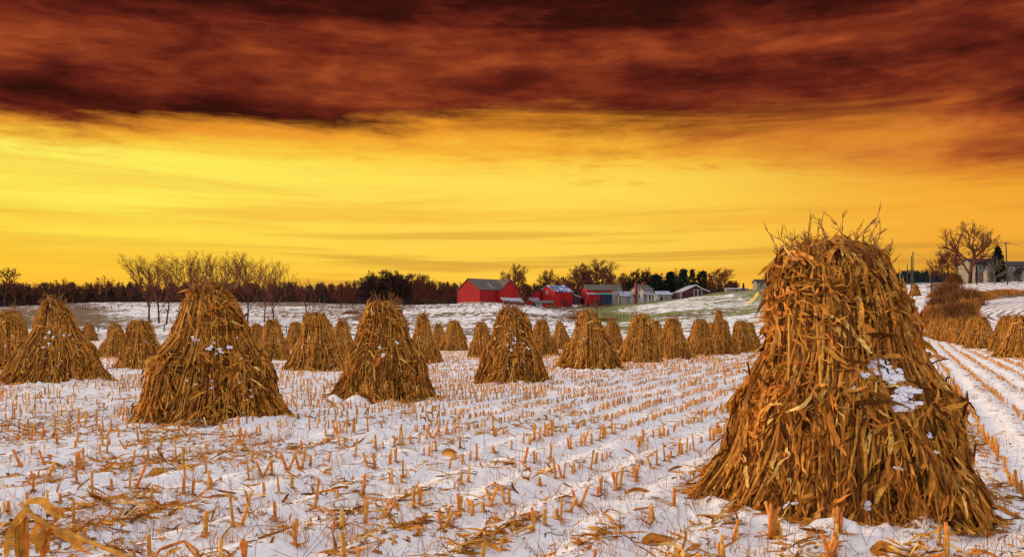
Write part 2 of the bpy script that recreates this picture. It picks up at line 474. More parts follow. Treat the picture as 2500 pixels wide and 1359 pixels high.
def terrain_fn(N, b, base):
    co = objco(N); sp = N.n('ShaderNodeSeparateXYZ'); N.t.links.new(co, sp.inputs[0])
    expo = attr(N, 'expo'); green = attr(N, 'green'); rc = attr(N, 'rowc'); ra = attr(N, 'rowamt'); hill = attr(N, 'hill')
    n_fine = N.noise(co, 9.0, 4, .6)
    # hills: tufts of grass standing out of thin snow, drawn out along the slope
    hv = N.xyz(N.m('MULTIPLY', sp.outputs[0], .10), N.m('MULTIPLY', sp.outputs[1], .035), 0.0)
    n_h1 = N.noise(hv, 1.0, 5, .65, .6)
    n_h2 = N.noise(co, .07, 4, .6)
    n_h3 = N.noise(N.xyz(N.m('MULTIPLY', sp.outputs[0], .60), N.m('MULTIPLY', sp.outputs[1], .16), 0.0), 1.0, 5, .75)
    hh = N.m('ADD', N.m('ADD', N.m('MULTIPLY', n_h1, .22), N.m('MULTIPLY', n_h2, .10)), N.m('MULTIPLY', n_h3, .68))
    hh = N.m('ADD', N.m('MULTIPLY', N.m('SUBTRACT', hh, .5), 1.9), .5)
    n_h4 = N.noise(N.xyz(N.m('MULTIPLY', sp.outputs[0], .10), N.m('MULTIPLY', sp.outputs[1], .30), 2.0), 1.0, 5, .7)
    hh = N.m('ADD', N.m('MULTIPLY', hh, N.m('SUBTRACT', 1.0, N.m('MULTIPLY', green, .6))), N.m('MULTIPLY', n_h4, N.m('MULTIPLY', green, .6)))
    hm = N.mr(N.m('SUBTRACT', hh, N.m('SUBTRACT', 1.0, expo)), -.035, .035)
    # field: specks of straw and soil, more along the rows
    st = N.m('ADD', N.m('MULTIPLY', N.m('COSINE', N.m('MULTIPLY', rc, 2 * math.pi)), .5), .5)
    n_s = N.noise(co, 8.0, 5, .72)
    n_p = N.noise(co, .5, 3, .6)
    fm = N.m('ADD', N.m('ADD', N.m('MULTIPLY', n_s, .7), N.m('MULTIPLY', n_p, .3)), N.m('MULTIPLY', N.m('MULTIPLY', N.m('POWER', st, 3.0), ra), .11))
    fmask = N.mr(fm, .637, .662)
    # planted hillside: brown row lines
    rown = N.noise(co, 1.1, 4, .6)
    rmask = N.mr(N.m('ADD', N.m('MULTIPLY', st, .8), N.m('MULTIPLY', N.m('SUBTRACT', rown, .5), 1.1)), .50, .66)
    rm = N.m('MULTIPLY', rmask, N.m('GREATER_THAN', ra, 1.5))
    snow = N.mix(N.mr(n_fine, .3, .75), (.83, .81, .79), (.70, .67, .68))
    soil = N.mix(n_fine, (.20, .11, .05), (.34, .19, .075))
    grs = N.mix(N.mr(green, .3, .7), N.mix(n_h3, (.07, .042, .020), (.20, .115, .045)), N.mix(n_h1, (.10, .115, .020), (.20, .19, .05)))
    c = N.mix(N.m('MULTIPLY', N.m('MULTIPLY', fmask, N.m('SUBTRACT', 1.0, hill)), .85), snow, soil)
    c = N.mix(N.m('MULTIPLY', hm, hill), c, grs)
    c = N.mix(rm, c, (.27, .13, .045))
    N.t.links.new(c, b.inputs['Base Color'])
    bp = N.n('ShaderNodeBump'); bp.inputs['Strength'].default_value = .5; bp.inputs['Distance'].default_value = .03
    hgt = N.m('ADD', N.noise(co, 18.0, 4, .6), N.m('MULTIPLY', hm, 1.0))
    N.t.links.new(hgt, bp.inputs['Height']); N.t.links.new(bp.outputs[0], b.inputs['Normal'])


M['terrain'] = mat('snowy_ground', rough=.65, fn=terrain_fn)

# ------------------------------------------------------------------ shocks: positions first (the snow banks against them)
# (u centre, v base, v top, half width px, tier, label)
SHOCKS = [
    (2062, 1286, 590, 330, 'A', 'huge golden corn shock tied with red twine, filling the right of the field'),
    (510, 1034, 690, 186, 'B', 'large pointed corn shock snow dusted across its middle, before the tall bare trees'),
    (932, 981, 738, 130, 'B', 'tall corn shock left of the red barns, with tufts standing up from its narrow top'),
    (1248, 938, 750, 96, 'B', 'corn shock directly below the big red barn, snow caught on its right side'),
    (135, 938, 730, 114, 'B', 'broad snow flecked corn shock near the left edge with spiky tip'),
    (32, 905, 757, 62, 'C', 'corn shock at the extreme left edge, half hidden behind the broad snow flecked one'),
    (1438, 905, 757, 75, 'C', 'corn shock beneath the blue roofed red barn, starting the row toward the huge shock'),
    (1560, 887, 765, 56, 'C', 'rounded corn shock below the white farmhouse with a snow spot at mid height'),
    (1646, 877, 775, 48, 'C', 'corn shock below the maroon shed, in the row leading to the huge shock'),
    (1706, 869, 778, 40, 'D', 'blunt corn shock under the green streaked hillside, left of the double peaked one'),
    (1764, 865, 780, 40, 'D', 'corn shock with a smaller pale peak showing right behind its top'),
    (1812, 860, 782, 36, 'D', 'last corn shock of the row before the huge shock at right'),
    (1757, 838, 757, 24, 'D', 'narrow steep corn shock on the slope whose peak rises above the row'),
    (777, 906, 762, 72, 'C', 'corn shock with blunt rounded top just left of the tall tufted one'),
    (668, 880, 778, 46, 'C', 'small corn shock at the right shoulder of the large pointed shock'),
    (348, 901, 780, 63, 'C', 'rounded bushy corn shock left of the large pointed shock'),
    (283, 873, 788, 42, 'C', 'small round corn shock just left of the rounded bushy one'),
    (215, 832, 790, 23, 'D', 'tiny distant corn shock right behind the broad snow flecked one'),
    (1036, 886, 765, 42, 'C', 'slim corn shock peeping out behind the tall tufted shock at its right'),
    (1106, 856, 781, 37, 'D', 'small snow dotted corn shock standing alone under the snowy mound'),
    (1325, 868, 780, 40, 'D', 'small corn shock behind and right of the one below the big red barn'),
    (1178, 872, 785, 34, 'D', 'small corn shock behind and left of the one below the big red barn'),
    (838, 882, 780, 38, 'D', 'corn shock wedged between the blunt rounded one and the tall tufted one'),
    (725, 853, 785, 34, 'D', 'distant corn shock half hidden behind the blunt rounded one'),
    (1368, 852, 785, 28, 'D', 'distant corn shock left of the one beneath the blue roofed barn'),
    (1492, 856, 783, 32, 'D', 'distant corn shock in the gap left of the one below the white farmhouse'),
    (1604, 860, 782, 34, 'D', 'distant corn shock in the gap below the right end of the white farmhouse'),
    (1738, 853, 786, 28, 'D', 'distant corn shock squeezed behind the blunt one under the green hillside'),
    (628, 852, 789, 30, 'D', 'distant corn shock against the right flank of the large pointed shock'),
    (448, 846, 791, 26, 'D', 'distant corn shock against the left flank of the large pointed shock'),
    (1072, 848, 790, 26, 'D', 'far corn shock left of the lone snow dotted one'),
    (1832, 852, 786, 26, 'D', 'distant corn shock touching the left edge of the huge shock'),
    (2492, 874, 768, 60, 'C', 'corn shock at the extreme right edge of the photo'),
    (2452, 858, 770, 36, 'D', 'second corn shock from the right edge'),
    (2402, 851, 772, 40, 'D', 'corn shock at the near end of the packed right hand row'),
    (2374, 843, 773, 34, 'D', 'second corn shock of the packed right hand row, counting from its near end'),
    (2350, 838, 774, 32, 'D', 'third corn shock of the packed right hand row, counting from its near end'),
    (2329, 834, 775, 30, 'D', 'fourth corn shock of the packed right hand row, counting from its near end'),
    (2311, 830, 776, 28, 'D', 'fifth corn shock of the packed right hand row, counting from its near end'),
    (2295, 826, 777, 26, 'D', 'sixth corn shock of the packed right hand row, counting from its near end'),
    (2279, 822, 778, 24, 'D', 'corn shock at the far end of the packed right hand row'),
    (2233, 722, 694, 14, 'D', 'tiny corn shock high on the snowy track at right'),
    (2249, 796, 768, 13, 'D', 'small corn shock beside the snowy track, just right of the huge shock'),
]
PLACED = []
for (u, vb, vt, hw, tier, lab) in SHOCKS:
    x, Yb = hit(u, vb)
    hw = hw * (1.07 if tier in 'CD' else 1.0)
    R = hw / F * Yb / (1 - .85 * hw / F); Yc = Yb + .85 * R
    xc = (u - 1250) / F * Yc
    zb = float(ground0(xc, Yc)); H = CAMZ + (VH - vt) / F * Yc - zb
    PLACED.append((xc, Yc, zb, R, H))
for (xc, Yc, zb, R, H) in PLACED[:10]: BANKS.append((xc, Yc, R))


# ------------------------------------------------------------------ terrain
def build_terrain():
    Y = [-30., -20, -12, -6, -3, -1, 1, 3, 4, 5, 5.8, 6.3]
    y = 6.6
    while y < 440:
        Y.append(y); y += min(.036 * (y / 7) ** 1.25, 1.9)
    Y += [445, 455, 470, 500, 600, 900, 1500, 3000, 6000]
    Y = np.array(Y)
    a1 = np.linspace(-.63, .63, 700); a2 = np.linspace(.66, 1.05, 26); a3 = np.array([1.2, 1.5, 2, 3, 5])
    A = np.concatenate([-a3[::-1], -a2[::-1], a1, a2, a3])
    W = np.hypot(Y, 4.0)
    Xg = A[None, :] * W[:, None]; Yg = np.broadcast_to(Y[:, None], Xg.shape).copy()
    Z = ground(Xg.ravel(), Yg.ravel()).reshape(Xg.shape)
    V = np.stack([Xg, Yg, Z], -1)
    r, c = Xg.shape
    i = np.arange(r - 1)[:, None] * c; j = np.arange(c - 1)[None]
    Fq = np.stack([i + j, i + j + 1, i + j + c + 1, i + j + c], -1)
    g = Geo(); g.add(V, Fq, 0.0)
    o = g.build('ground', M['terrain']); tag(o, 'snow covered corn field and rolling snowy pasture hills', 'ground', None, 'structure')
    me = o.data
    x = Xg.ravel(); yv = Yg.ravel(); u = 1250 + F * x / np.maximum(yv, 1)
    sm = lambda v, a_, b_: (lambda t: t * t * (3 - 2 * t))(np.clip((v - a_) / (b_ - a_), 0, 1))
    hill = sm(yv, 88, 112)
    expo = np.full(len(x), .478)
    nb = fbm(x * .03, yv * .03 + 11, 3)
    expo += (nb - .5) * .22
    # brown grass slope on the far left, green streaked hill right of the middle
    expo += .20 * (1 - sm(u, 150, 300 + (330 - yv) * .6)) * sm(yv, 150, 200) * (1 - sm(yv, 300, 350) * .3)
    band = np.exp(-((u - (2350 - 3.6 * yv)) / 240.) ** 2)
    gh = sm(u, 1380, 1480) * (1 - sm(u, 2180, 2240)) * sm(yv, 120, 150)
    expo += gh * (.035 + .09 * sm(fbm(x * .035 + 4, yv * .02 + 9, 3), .42, .62))
    expo += .10 * sm(yv, 325, 350) * sm(fbm(x * .02, yv * .05, 2), .35, .6)
    expo += .26 * np.exp(-((u - 895 - (yv - 230) * .5) / 40.) ** 2) * sm(yv, 200, 225) * (1 - sm(yv, 310, 335))
    # gully with rough grass between mound and green hill
    gul = np.exp(-((u - 1440) / 70.) ** 2) * sm(yv, 190, 220) * (1 - sm(yv, 300, 320))
    expo += gul * .24
    # brown headland between the two planted slopes at right
    br = sm(u, 2255, 2290) * sm(yv, 150, 165)
    dist = np.hypot(x - 132, yv - 128)
    curved = (u > 2300) & (dist < 71.5) & (yv > 112) & (yv < 205)
    upper = (u > 2325) & (yv > 214) & (yv < 262)
    expo = np.where(br > .5, .64, expo)
    rc_ = rowc(x, yv) / ROWS + .5 * (fbm(x * .35, yv * .35, 2) - .5) * .5 / ROWS + 0.0
    amt = np.where(yv < 100, 1.0, 0.0)
    # planted slopes carry their own row direction
    rc_ = np.where(curved, dist / 1.55, rc_); amt = np.where(curved, 2.0, amt)
    rc_ = np.where(upper, (x * .97 - yv * .22) / 2.1, rc_); amt = np.where(upper, 2.0, amt)
    tr = (u > 2205) & (u < 2262) & (yv > 100) & (yv < 300)
    expo = np.where(tr, .42, expo)
    expo = np.where(curved | upper, .30, expo)
    for nm, dat in (('expo', expo), ('green', gh * sm(fbm(x * .05, yv * .05, 2), .15, .3)), ('rowc', rc_), ('rowamt', amt), ('hill', hill)):
        at = me.attributes.new(nm, 'FLOAT', 'POINT'); at.data.foreach_set('value', dat.astype(np.float32))


build_terrain()

# ------------------------------------------------------------------ corn shocks
PT = np.array([0, .08, .20, .32, .44, .54, .66, .80, .92, 1.0]); PR = np.array([1, .91, .83, .77, .70, .61, .53, .465, .37, .15])


def shock_surface(phi, t, R, H, ph, lump=1.0):
    r = np.interp(t, PT, PR) * R
    low = np.clip(1 - t * 1.1, 0, 1)
    r = r * (1 + lump * (.05 * np.sin(5 * phi + ph[0]) + .04 * np.sin(9 * phi + ph[1])) * low + .055 * np.sin(2 * phi + ph[2] + 3 * t) + .045 * np.sin(3 * phi + 7 * t + ph[3]) + .025 * np.sin(5 * phi + 13 * t + ph[6]))
    r = r * (1 + lump * .05 * np.exp(-((t - .40) / .07) ** 2) - .05 * np.exp(-((t - .56) / .08) ** 2))
    r = r * (1 - ph[7] * np.clip((t - .35) / .65, 0, 1) ** 1.2) * (1 + max(ph[7], 0) * .10 * np.exp(-(t / .16) ** 2))
    ox = .11 * R * np.sin(ph[4] + 2.0 * t) * t; oy = .08 * R * np.cos(ph[5] + 2.0 * t) * t
    return np.stack([r * np.cos(phi) + ox, r * np.sin(phi) + oy, t * H], -1)


def frame(phi, t, R, H, ph):
    P = shock_surface(phi, t, R, H, ph)
    D = shock_surface(phi, np.clip(t - .04, 0, 1), R, H, ph) - shock_surface(phi, np.clip(t + .04, 0, 1), R, H, ph)
    D /= np.linalg.norm(D, axis=-1, keepdims=True)
    A = np.stack([-np.sin(phi), np.cos(phi), 0 * phi], -1)
    Nn = np.cross(D, A); Nn /= np.linalg.norm(Nn, axis=-1, keepdims=True)
    Nn *= np.sign((Nn * np.stack([np.cos(phi), np.sin(phi), 0 * phi + .2], -1)).sum(-1, keepdims=True))
    A = np.cross(Nn, D)
    return P, D, A, Nn


def leaf_cloud(g, rng, n, R, H, ph, segs, Lr, Wr, stray=.03):
    t = rng.rand(n * 3) ** 1.05; keep = rng.rand(n * 3) < (np.interp(t, PT, PR) * .75 + .38); t = t[keep][:n]; n = len(t)
    t = t * .97
    phi = rng.rand(n) * 2 * np.pi
    P, D, A, Nn = frame(phi, t, R, H, ph)
    depth = rng.rand(n) ** .8
    P = P - Nn * (depth * .20 * R)[:, None] + Nn * (.015 * R)
    waist = np.exp(-((t - .47) / .10) ** 2)
    upper = t > .5
    sig = .34 + .60 * waist + .28 * upper
    th = rng.randn(n) * sig
    clump = (vnoise(phi * 4 + ph[0] * 3, t * 5) - .5)
    th = th + clump * 1.3 + np.where(upper, .45 + .25 * np.sin(phi * 1.0 + ph[3]), 0)
    upw = rng.rand(n) < np.where(upper, .62, .40)
    crown = t > .86
    upw = np.where(crown, rng.rand(n) < .85, upw); th = np.where(crown, th * .6, th)
    th = th + np.where(upw, np.pi, 0)
    L = Lr[0] + (Lr[1] - Lr[0]) * rng.rand(n) ** 1.3
    kap = rng.randn(n) * (.40 + .8 * waist)
    o0 = rng.rand(n) * .28 - .05 + .08 * waist; o1 = -rng.rand(n) * .5 - .05
    st = rng.rand(n) < stray
    o0 = np.where(st, .6 + rng.rand(n) * .6, o0); o1 = np.where(st, -.6, o1)
    o0 = np.where(upw, o0 * .6, o0)
    grav = np.where(upw, .05, .12) + .30 * waist + rng.rand(n) * .15
    k = segs + 1; s = np.linspace(0, 1, k)
    ang = th[:, None] + kap[:, None] * s[None]
    stepv = (np.cos(ang)[..., None] * D[:, None] + np.sin(ang)[..., None] * A[:, None] + (o0[:, None] + o1[:, None] * s[None])[..., None] * Nn[:, None])
    stepv[..., 2] -= grav[:, None] * s[None] ** 1.2
    stepv /= np.linalg.norm(stepv, axis=-1, keepdims=True)
    pts = P[:, None] + np.cumsum(np.concatenate([np.zeros((n, 1, 3)), stepv[:, :-1]], 1), 1) * (L / segs)[:, None, None]
    # crinkle
    pts = pts + (rng.rand(n, k, 3) - .5) * (.075 * L)[:, None, None] * np.minimum(1, s[None, :, None] * 3)
    pts[..., 2] = np.maximum(pts[..., 2], .01 + rng.rand(n)[:, None] * .05)
    T = np.gradient(pts, axis=1); T /= np.linalg.norm(T, axis=-1, keepdims=True) + 1e-9
    B = np.cross(T, Nn[:, None]); B /= np.linalg.norm(B, axis=-1, keepdims=True) + 1e-9
    C = np.cross(B, T)
    tw = (rng.randn(n) * .8)[:, None] + (rng.randn(n) * 2.2)[:, None] * s[None]
    WD = np.cos(tw)[..., None] * B + np.sin(tw)[..., None] * C
    Wd = Wr[0] + (Wr[1] - Wr[0]) * rng.rand(n)
    hw = Wd[:, None] * .5 * 1.55 * (s[None] + .10) ** .5 * (1.02 - s[None]) ** .6
    hw = hw * (1 + .25 * (rng.rand(n, k) - .5))
    tint = np.clip(rng.beta(1.05, 1.05, n), 0, 1)
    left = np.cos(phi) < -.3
    tint = np.where(left & (rng.rand(n) < .18), .86, tint)  # warm light rim on the left side, put into the leaf tint
    g.ribbons(pts, WD, hw, tint, fold=.35)


def shock_stalks(g, rng, n, R, H, ph, rad, sides=5):
    phi = rng.rand(n) * 2 * np.pi; k = 7
    t0 = rng.rand(n) ** 2 * .25; t1 = np.minimum(1.0, t0 + .35 + rng.rand(n) * .6)
    s = np.linspace(0, 1, k)[None]
    t = t0[:, None] + (t1 - t0)[:, None] * s
    dr = rng.randn(n) * .18
    ph_ = phi[:, None] + dr[:, None] * s + np.where(t > .5, (t - .5) * .3, 0)
    P = shock_surface(ph_, t, R, H, ph)
    off = 1 - (.0 + .10 * rng.rand(n))[:, None, None] * np.array([1, 1, 0])
    P = P * off
    P = P + (rng.rand(n, k, 3) - .5) * .02
    P[..., 2] += .0
    g.tubes(P, np.full((n, k), 1.0) * (rad * (.7 + .6 * rng.rand(n)))[:, None], sides, rng.rand(n) * .75 + .05, cap=True)


def shock_tassels(g, rng, n, R, H, ph, sc=1.0):
    for i in range(n):
        phi = rng.rand() * 6.28; t = .86 + .13 * rng.rand() if rng.rand() < .8 else .7 + .2 * rng.rand()
        p = shock_surface(np.array(phi), np.array(t), R, H, ph) * np.array([.8, .8, 1])
        out = np.array([math.cos(phi), math.sin(phi), 0])
        d = out * (.15 + .45 * rng.rand()) + np.array([rng.randn() * .2, rng.randn() * .2, 1.0])
        d /= np.linalg.norm(d); L = (.10 + .20 * rng.rand()) * sc
        if i % 9 == 0: L *= 1.9
        k = 5; pts = []; q = p.copy()
        for j in range(k):
            pts.append(q.copy()); q = q + d * L / (k - 1); d = d + rng.randn(3) * .16; d /= np.linalg.norm(d)
        g.tubes(np.array(pts), np.linspace(.006, .002, k) * (1 + .3 * sc), 4, .3)
        for j in range(5):
            a_ = pts[2 + rng.randint(3)]; dd = d + rng.randn(3) * .20; dd /= np.linalg.norm(dd); l2 = (.05 + .09 * rng.rand()) * sc
            g.tubes(np.array([a_, a_ + dd * l2 * .5 + rng.randn(3) * .006, a_ + dd * l2]), np.array([.0035, .0035, .002]) * (1 + .2 * sc), 3, .3)


def blob(g, rng, c, ax, r):
    """snow lump: squashed bumpy ball; ax = (normal, tangent, bitangent)"""
    nu, nv = 12, 7
    th = np.linspace(0, 2 * np.pi, nu, endpoint=False)[None]; la = np.linspace(-1.45, 1.45, nv)[:, None]
    rr = r * (1 + 1.0 * (rng.rand(nv, nu) - .5))
    loc = np.stack([np.cos(la) * np.cos(th) * rr, np.cos(la) * np.sin(th) * rr, np.sin(la) * rr * .55], -1)
    Nn, T, B = ax
    V = c + loc[..., 0:1] * T + loc[..., 1:2] * B + loc[..., 2:3] * Nn
    i = np.arange(nv - 1)[:, None] * nu; j = np.arange(nu)[None]; j2 = (j + 1) % nu
    g.add(V, np.stack([i + j, i + j2, i + nu + j2, i + nu + j], -1), 0.5)


def shock_snow(g, rng, spots, R, H, ph):
    """spots: (phi, t, cluster size, number); each spot becomes one lump of touching snow pillows"""
    for (phi0, t0, size, num) in spots:
        P, D, A, Nn = frame(np.array([phi0]), np.array([t0]), R, H, ph)
        da = rng.randn() * .5
        q = np.zeros(2); r0 = .34 * size
        for i in range(int(max(6, num * 1.8))):
            phi = phi0 + q[0] / (R * .7); t = t0 + q[1] / H
            P, D, A, Nn = frame(np.array([phi]), np.array([t]), R, H, ph)
            N_ = Nn[0] + np.array([0, 0, .45]); N_ /= np.linalg.norm(N_); T = np.cross(N_, D[0]); T /= np.linalg.norm(T); B = np.cross(N_, T)
            r = r0 * (.22 + .62 * rng.rand() ** 1.3)
            st = .6 + 1.1 * rng.rand()
            blob(g, rng, P[0] + N_ * (.004 + .022 * rng.rand()), (N_ * .75, T * st, B / st ** .5), r)
            step = r * (.7 + .75 * rng.rand()); a_ = da + (np.pi if rng.rand() < .5 else 0) + rng.randn() * .7
            q = q + np.array([math.cos(a_), math.sin(a_)]) * step
            if np.linalg.norm(q) > size * 1.2: q *= .3


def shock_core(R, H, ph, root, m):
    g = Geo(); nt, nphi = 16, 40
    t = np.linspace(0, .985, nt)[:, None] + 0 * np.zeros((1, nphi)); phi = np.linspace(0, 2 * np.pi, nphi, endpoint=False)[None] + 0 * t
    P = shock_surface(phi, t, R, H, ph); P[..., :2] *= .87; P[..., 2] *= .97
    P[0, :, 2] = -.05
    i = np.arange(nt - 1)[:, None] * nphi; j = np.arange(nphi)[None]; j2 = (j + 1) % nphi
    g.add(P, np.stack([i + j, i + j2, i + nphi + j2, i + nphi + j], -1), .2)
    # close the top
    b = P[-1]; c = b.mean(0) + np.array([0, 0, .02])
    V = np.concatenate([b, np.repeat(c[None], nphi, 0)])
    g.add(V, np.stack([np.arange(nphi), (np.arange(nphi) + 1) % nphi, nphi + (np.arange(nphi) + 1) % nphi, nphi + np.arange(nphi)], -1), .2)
    return g.build('shaded_core', m, root)


def make_shock(seed, R, H, nleaf, nst, ntas, segs, Lr, Wr, snow, loc, label, lod=0, twine=None, peak=.12):
    rng = np.random.RandomState(seed); ph = rng.rand(8) * 6.28; ph[7] = peak
    root = empty('corn_shock', loc, 0, label, 'corn shock', 'corn shocks standing in the snowy field')
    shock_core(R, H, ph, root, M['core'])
    g = Geo(); leaf_cloud(g, rng, nleaf, R, H, ph, segs, Lr, Wr); g.build('leaves', M['corn'] if lod == 0 else M['corn_far'], root, kind='stuff')
    g = Geo(); shock_stalks(g, rng, nst, R, H, ph, .013 if lod == 0 else .017, 6 if lod == 0 else 4); g.build('stalks', M['stalk'], root, kind='stuff')
    g = Geo(); shock_tassels(g, rng, ntas, R, H, ph, 1.0 if lod == 0 else 1.25); g.build('tassels', M['tassel'], root, kind='stuff')
    if snow:
        for sp_ in snow:
            g = Geo(); shock_snow(g, rng, [sp_], R, H, ph); g.build('snow_patch', M['snow'], root)
    if twine:
        t = np.full(120, twine); phi = np.linspace(0, 2 * np.pi, 120)
        P = shock_surface(phi, t + .012 * np.sin(phi + .7), R, H, ph); P[:, :2] *= 1.02
        P += (rng.rand(120, 3) - .5) * .012
        g = Geo(); g.tubes(P, np.full(120, .0032), 5, .5); o = g.build('twine', M['twine'], root); o['label'] = 'thin red twine tied round the waist'
    return root


def pick(phi_deg): return math.radians(phi_deg)


def build_shocks():
    tmpl = []
    for i, ((u, vb, vt, hw, tier, lab), (xc, Yc, zb, R, H)) in enumerate(zip(SHOCKS, PLACED)):
        vis = -math.degrees(math.atan2(Yc, -xc)) if False else math.degrees(math.atan2(-Yc, -xc))   # direction towards the camera
        if tier == 'A':
            d = vis
            sn = [(pick(d + 24), .485, .10, 26), (pick(d + 33), .455, .08, 24), (pick(d + 26), .41, .085, 22), (pick(d + 12), .50, .05, 8), (pick(d + 34), .52, .04, 8),
                  (pick(d + 36), .30, .04, 5), (pick(d + 36), .25, .03, 4), (pick(d + 20), .20, .03, 4), (pick(d - 20), .06, .06, 5), (pick(d + 9), .07, .05, 6), (pick(d + 5), .46, .03, 3)]
            sn = [(p_, t_, z_ * 1.5, int(n_ * 1.3)) for p_, t_, z_, n_ in sn]
            make_shock(11, R, H, 26000, 1100, 80, 7, (.10, .46), (.016, .064), sn, (xc, Yc, zb), lab, 0, .555, peak=-.06)
        elif tier == 'B':
            r_ = random.Random(i)
            big = {1: 11, 2: 4, 3: 8, 4: 10}[i]
            sn = [(pick(vis + r_.uniform(-30, 45)), .52 + r_.uniform(-.10, .08), r_.uniform(.04, .12), r_.randint(6, 12)) for _ in range(big)]
            sn += [(pick(vis + r_.uniform(-50, 50)), r_.uniform(.04, .3), .05, r_.randint(2, 4)) for _ in range(big)]
            make_shock(20 + i, R, H, 16000 if i == 1 else 11500, 450, 60, 6, (.10, .40), (.020, .066), sn, (xc, Yc, zb), lab, 0, peak={1: .38, 2: .10, 3: .16, 4: .42}[i])
        else:
            R0, H0 = 1.3, 2.4
            if len(tmpl) < 8:
                r_ = random.Random(90 + len(tmpl))
                sn = [(pick(-90 + r_.uniform(-40, 45)), .5 + r_.uniform(-.1, .06), .07, r_.randint(3, 7)) for _ in range(4)]
                sn += [(pick(-90 + r_.uniform(-50, 50)), r_.uniform(.03, .3), .05, 2) for _ in range(3)]
                root = make_shock(50 + len(tmpl), R0, H0, 6000, 380, 40, 4, (.12, .38), (.026, .066), sn, (0, 0, 0), lab, 1, peak=[.0, .24, .08, .16, -.06, .12, -.02, .30][len(tmpl)])
                tmpl.append(root)
            else:
                root = copy_tree(tmpl[(i * 3 + 1) % 8]); root['label'] = lab
            root.location = (xc, Yc, zb - .02); root.scale = (R / R0, R / R0, H / H0)
            root.rotation_euler = (0, 0, random.Random(i * 7).uniform(-.5, .5) + math.atan2(-xc, Yc))


build_shocks()


# ------------------------------------------------------------------ stubble, litter, grass
def field_density(x, y):
    u = 1250 + F * x / np.maximum(y, 1)
    return u


def inside_shock(x, y, k=1.0):
    m = np.zeros(len(x), bool)
    for (xc, Yc, zb, R, H) in PLACED: m |= np.hypot(x - xc, y - Yc) < R * k
    return m


